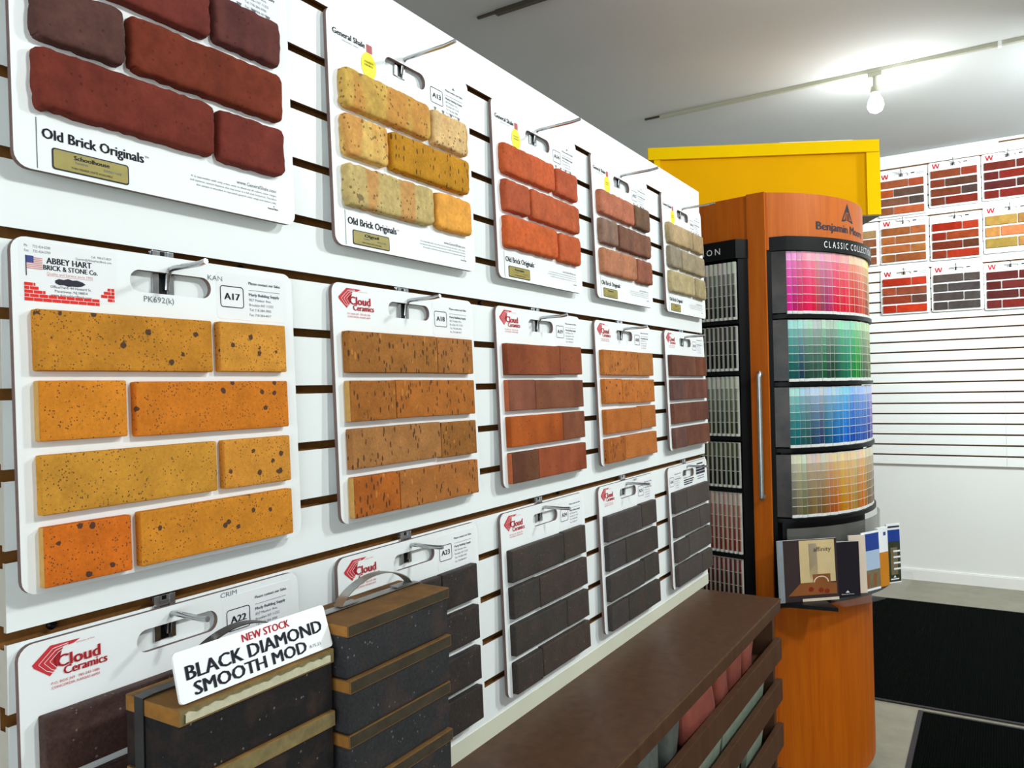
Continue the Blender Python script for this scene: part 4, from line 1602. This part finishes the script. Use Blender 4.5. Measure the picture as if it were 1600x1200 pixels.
def d_aff(mb, f):
    rect(mb, f, 0, .09, 0, 1, 6)
    rect(mb, f, .36, .96, .30, .985, 2)
    rect(mb, f, .52, .66, .36, .93, 3)
    rect(mb, f, .66, .90, .52, .93, 2, .0007)
    rect(mb, f, .57, .87, .24, .43, 4, .0008)
    ce = (.71, .30)
    n = 16
    for k in range(n):
        a0, a1 = math.pi * k / n, math.pi * (k + 1) / n
        mb.face([f(ce[0] + .13 * math.cos(a0), ce[1] + .10 * math.sin(a0), .001), f(ce[0] + .13 * math.cos(a1), ce[1] + .10 * math.sin(a1), .001),
                 f(ce[0] + .11 * math.cos(a1), ce[1] + .085 * math.sin(a1), .001), f(ce[0] + .11 * math.cos(a0), ce[1] + .085 * math.sin(a0), .001)], 3)
    mb.face([f(.14, .10, .0011), f(.97, .10, .0011), f(.97, .28, .0011), f(.36, .30, .0011)], 4)
    for u, v in ((.53, .19), (.70, .17), (.80, .15)):
        mb.face([f(u + .045 * math.cos(2 * math.pi * k / 12), v + .04 * math.sin(2 * math.pi * k / 12), .0014) for k in range(12)], 7)
    rect(mb, f, .38, 1.0, .0, .045, 3, .0012)
    w_u = .165
    write(mb, 'affinity', lambda a, b: f(a, b, .0014), .60, .80, .075, .30, 5)


def d_dark(mb, f):
    rect(mb, f, .0, 1, 0, 1, 0)
    mb.face([f(.40, .075, .001), f(.56, .075, .001), f(.48, .115, .001)], 2)
    write(mb, 'Benjamin Moore', lambda a, b: f(a, b, .001), .24, .04, .018, .50, 2)


def d_tan(mb, f):
    rect(mb, f, 0, 1, 0, 1, 2)


def d_blue(mb, f):
    rect(mb, f, 0, 1, .68, .97, 2)
    rect(mb, f, 0, 1, .35, .68, 3)
    rect(mb, f, 0, 1, .04, .35, 4)
    rect(mb, f, .1, .55, .06, .28, 5, .0008)


def d_orange(mb, f):
    rect(mb, f, 0, 1, 0, .58, 2)
    rect(mb, f, .55, .8, .86, .92, 3)


def d_green(mb, f):
    rect(mb, f, .03, .97, .02, .90, 2)
    rect(mb, f, .03, .97, .70, .90, 3, .0007)
    rect(mb, f, .25, .75, .14, .60, 4, .0008)
    for k in range(4):
        rect(mb, f, .45, .95, .22 + k * .10, .25 + k * .10, 0, .001)
    mb.face([f(.40, .09, .001), f(.60, .09, .001), f(.50, .13, .001)], 1)
    rect(mb, f, .2, .8, .055, .075, 1, .001)
    rect(mb, f, .1, .95, .935, .965, 5, .001)


ZT = H - .7371
brochure('landscape brochure with a cream interior, wooden table and red apples on its cover', (0.160, 2.660, ZT), (0.321, 2.804, ZT), .206, .006, d_aff,
         ['cov_brown', 'paper', 'cov_cream', 'cov_beige', 'cov_table', 'ink', 'cov_silver', 'apple'], .05)
pd_, pe_ = (0.308, 2.820, ZT), (0.378, 2.880, ZT)
brochure('plain black brochure just right of the apple cover', pd_, pe_, .187, .007, d_dark, ['cov_dark', 'paper', 'paper'], .03)
brochure('narrow cream patterned brochure behind the black one', (0.346, 2.891, ZT), (0.393, 2.934, ZT), .200, .006, d_tan, ['cov_beige', 'paper', 'cov_beige'], .04)
brochure('blue-topped brochure showing a house front', (0.383, 2.933, ZT), (0.408, 2.980, ZT), .205, .005, d_blue, ['paper', 'paper', 'cov_blue', 'cov_sky', 'cov_stone', 'cov_table'], .03)
brochure('second blue-topped brochure, right of the other blue one', (0.403, 2.972, ZT), (0.426, 3.018, ZT), .205, .005, d_blue, ['paper', 'paper', 'cov_blue', 'cov_sky', 'cov_stone', 'cov_table'], .03)
brochure('white brochure with an orange lower half', (0.421, 3.026, ZT), (0.447, 3.079, ZT), .210, .010, d_orange, ['paper', 'paper', 'cov_orange', 'blue_ink'], .02)
brochure('rightmost brochure with a dark green garden picture', (0.441, 3.096, ZT), (0.480, 3.147, ZT), .214, .006, d_green, ['paper', 'paper', 'cov_green', 'cov_blue', 'cov_stone', 'ink'], .02)

# ------------------------------------------------------------------ yellow canopy behind the tower
A, B = Vector((-.676, 3.682, 0)), Vector((.322, 4.234, 0))
cu = (B - A)
CWD = cu.length
cu.normalize()
cn = Vector((cu.y, -cu.x, 0))           # towards the camera
cz1, cz0 = H + 1.20, H + .825
can = thing('yellow_canopy', 'large bright yellow boxed canopy above and behind the paint tower', 'canopy', ((A + B) / 2 - cn * .2).to_tuple())
o3 = Vector(can.location)


def cbox(name, u0, u1, d0, d1, z0, z1, mat, mi=0):
    mb = MB()
    o = A + cu * u0 + cn * d0 - o3
    mb.obox((o.x, o.y, z0), tuple(cu * (u1 - u0)), tuple(cn * (d1 - d0)), (0, 0, z1 - z0))
    return mb.build(name, mat, can)


cbox('front_panel', .03, CWD - .02, -.40, -.012, cz0 + .004, cz1 - .004, 'canopy')
cbox('top_band', 0, CWD, -.012, .006, cz1 - .060, cz1, 'canopy_trim')
cbox('corner_trim', CWD - .062, CWD + .003, -.40, 0, cz0 + .002, cz1 - .060, 'canopy_trim')
cbox('corner_trim', .030, .060, -.40, 0, cz0 + .002, cz1 - .060, 'canopy_trim')
cbox('underside', .03, CWD, -.40, 0, cz0 - .004, cz0, 'canopy_under')
cbox('light_lip', .66, CWD - .12, -.10, -.02, cz1, cz1 + .010, 'trim')
cbox('support_column', .28, .62, -.39, -.10, 0, cz0 - .004, 'canopy')

# ------------------------------------------------------------------ floor mats
for (x0, x1, y0, y1, lab) in ((-.6, 1.9, 3.925, 5.80, 'dark green ribbed floor mat stretching towards the far wall'),
                              (.462, 1.9, 1.6, 3.885, 'nearer dark green floor mat beside the tower base')):
    t = thing('floor_mat', lab, 'floor mat', ((x0 + x1) / 2, (y0 + y1) / 2, 0), group='dark green floor mats')
    cx, cy = (x0 + x1) / 2, (y0 + y1) / 2
    mb = MB()
    mb.box(x0 + .02 - cx, x1 - .02 - cx, y0 + .02 - cy, y1 - .02 - cy, .001, .008)
    mb.build('carpet', 'rug', t)
    mb = MB()
    for a, b, c, d in ((x0, x1, y0, y0 + .02), (x0, x1, y1 - .02, y1), (x0, x0 + .02, y0 + .02, y1 - .02), (x1 - .02, x1, y0 + .02, y1 - .02)):
        mb.box(a - cx, b - cx, c - cy, d - cy, .0005, .006)
    mb.build('edging', 'rug_edge', t)

# ------------------------------------------------------------------ ceiling tracks and lamps
for k, (yy, x0, lab) in enumerate(((4.59, -.95, 'thin pale ceiling track running past the lit bulb'), (2.89, -1.06, 'ceiling track whose dark end shows at the top edge'), (1.25, .5, 'ceiling track near the front of the shop'))):
    t = thing('light_track', lab, 'light track', ((x0 + 2.2) / 2, yy, HC))
    cx = (x0 + 2.2) / 2
    mb = MB()
    mb.box(x0 - cx, 2.2 - cx, -.013, .013, -.020, 0)
    mb.build('rail', 'track' if k != 1 else 'trackdark', t, bevel=.002)
    mb = MB()
    mb.box(x0 - cx - .10, x0 - cx, -.006, .006, -.010, 0)
    mb.build('end_feed', 'trackdark', t)
    if k == 0:
        mb = MB()
        mb.box(.843 - cx - .008, .843 - cx + .008, -.017, .017, -.026, 0)
        mb.build('joint', 'trim', t)


def lamp(lab, x, y, lit):
    t = thing('track_lamp', lab, 'lamp', (x, y, HC - .0205), group='lamps on the ceiling tracks')
    mb = MB()
    mb.box(-.035, .035, -.012, .012, -.022, 0)
    mb.build('adapter', 'track', t, bevel=.002)
    mb = MB()
    if lit:
        mb.tube([(0, 0, -.022), (0, 0, -.075)], .012, 12)
        mb.tube([(0, 0, -.075), (0, 0, -.11)], [.022, .026], 16)
    else:
        mb.tube([(0, 0, -.022), (0, 0, -.09)], .009, 12)
        mb.tube([(.04, .01, -.09), (-.02, -.01, -.13)], [.05, .075], 20)
    mb.build('socket' if lit else 'lamp_head', 'track', t, smooth=True)
    if lit:
        mb = MB()
        mb.tube([(0, 0, -.11), (0, 0, -.125), (0, 0, -.15), (0, 0, -.18), (0, 0, -.205), (0, 0, -.218)], [.015, .022, .036, .042, .032, .010], 16)
        mb.build('bulb', 'bulb', t, smooth=True)
    return t


lamp('bare glowing bulb hanging from the pale ceiling track', .272, 4.59, True)
lamp('bare glowing bulb on the middle ceiling track, nearer the slatted panel', .42, 2.89, True)
for o in bpy.data.objects:
    if o.name.startswith('bulb') and o.type == 'MESH':
        o.visible_shadow = True
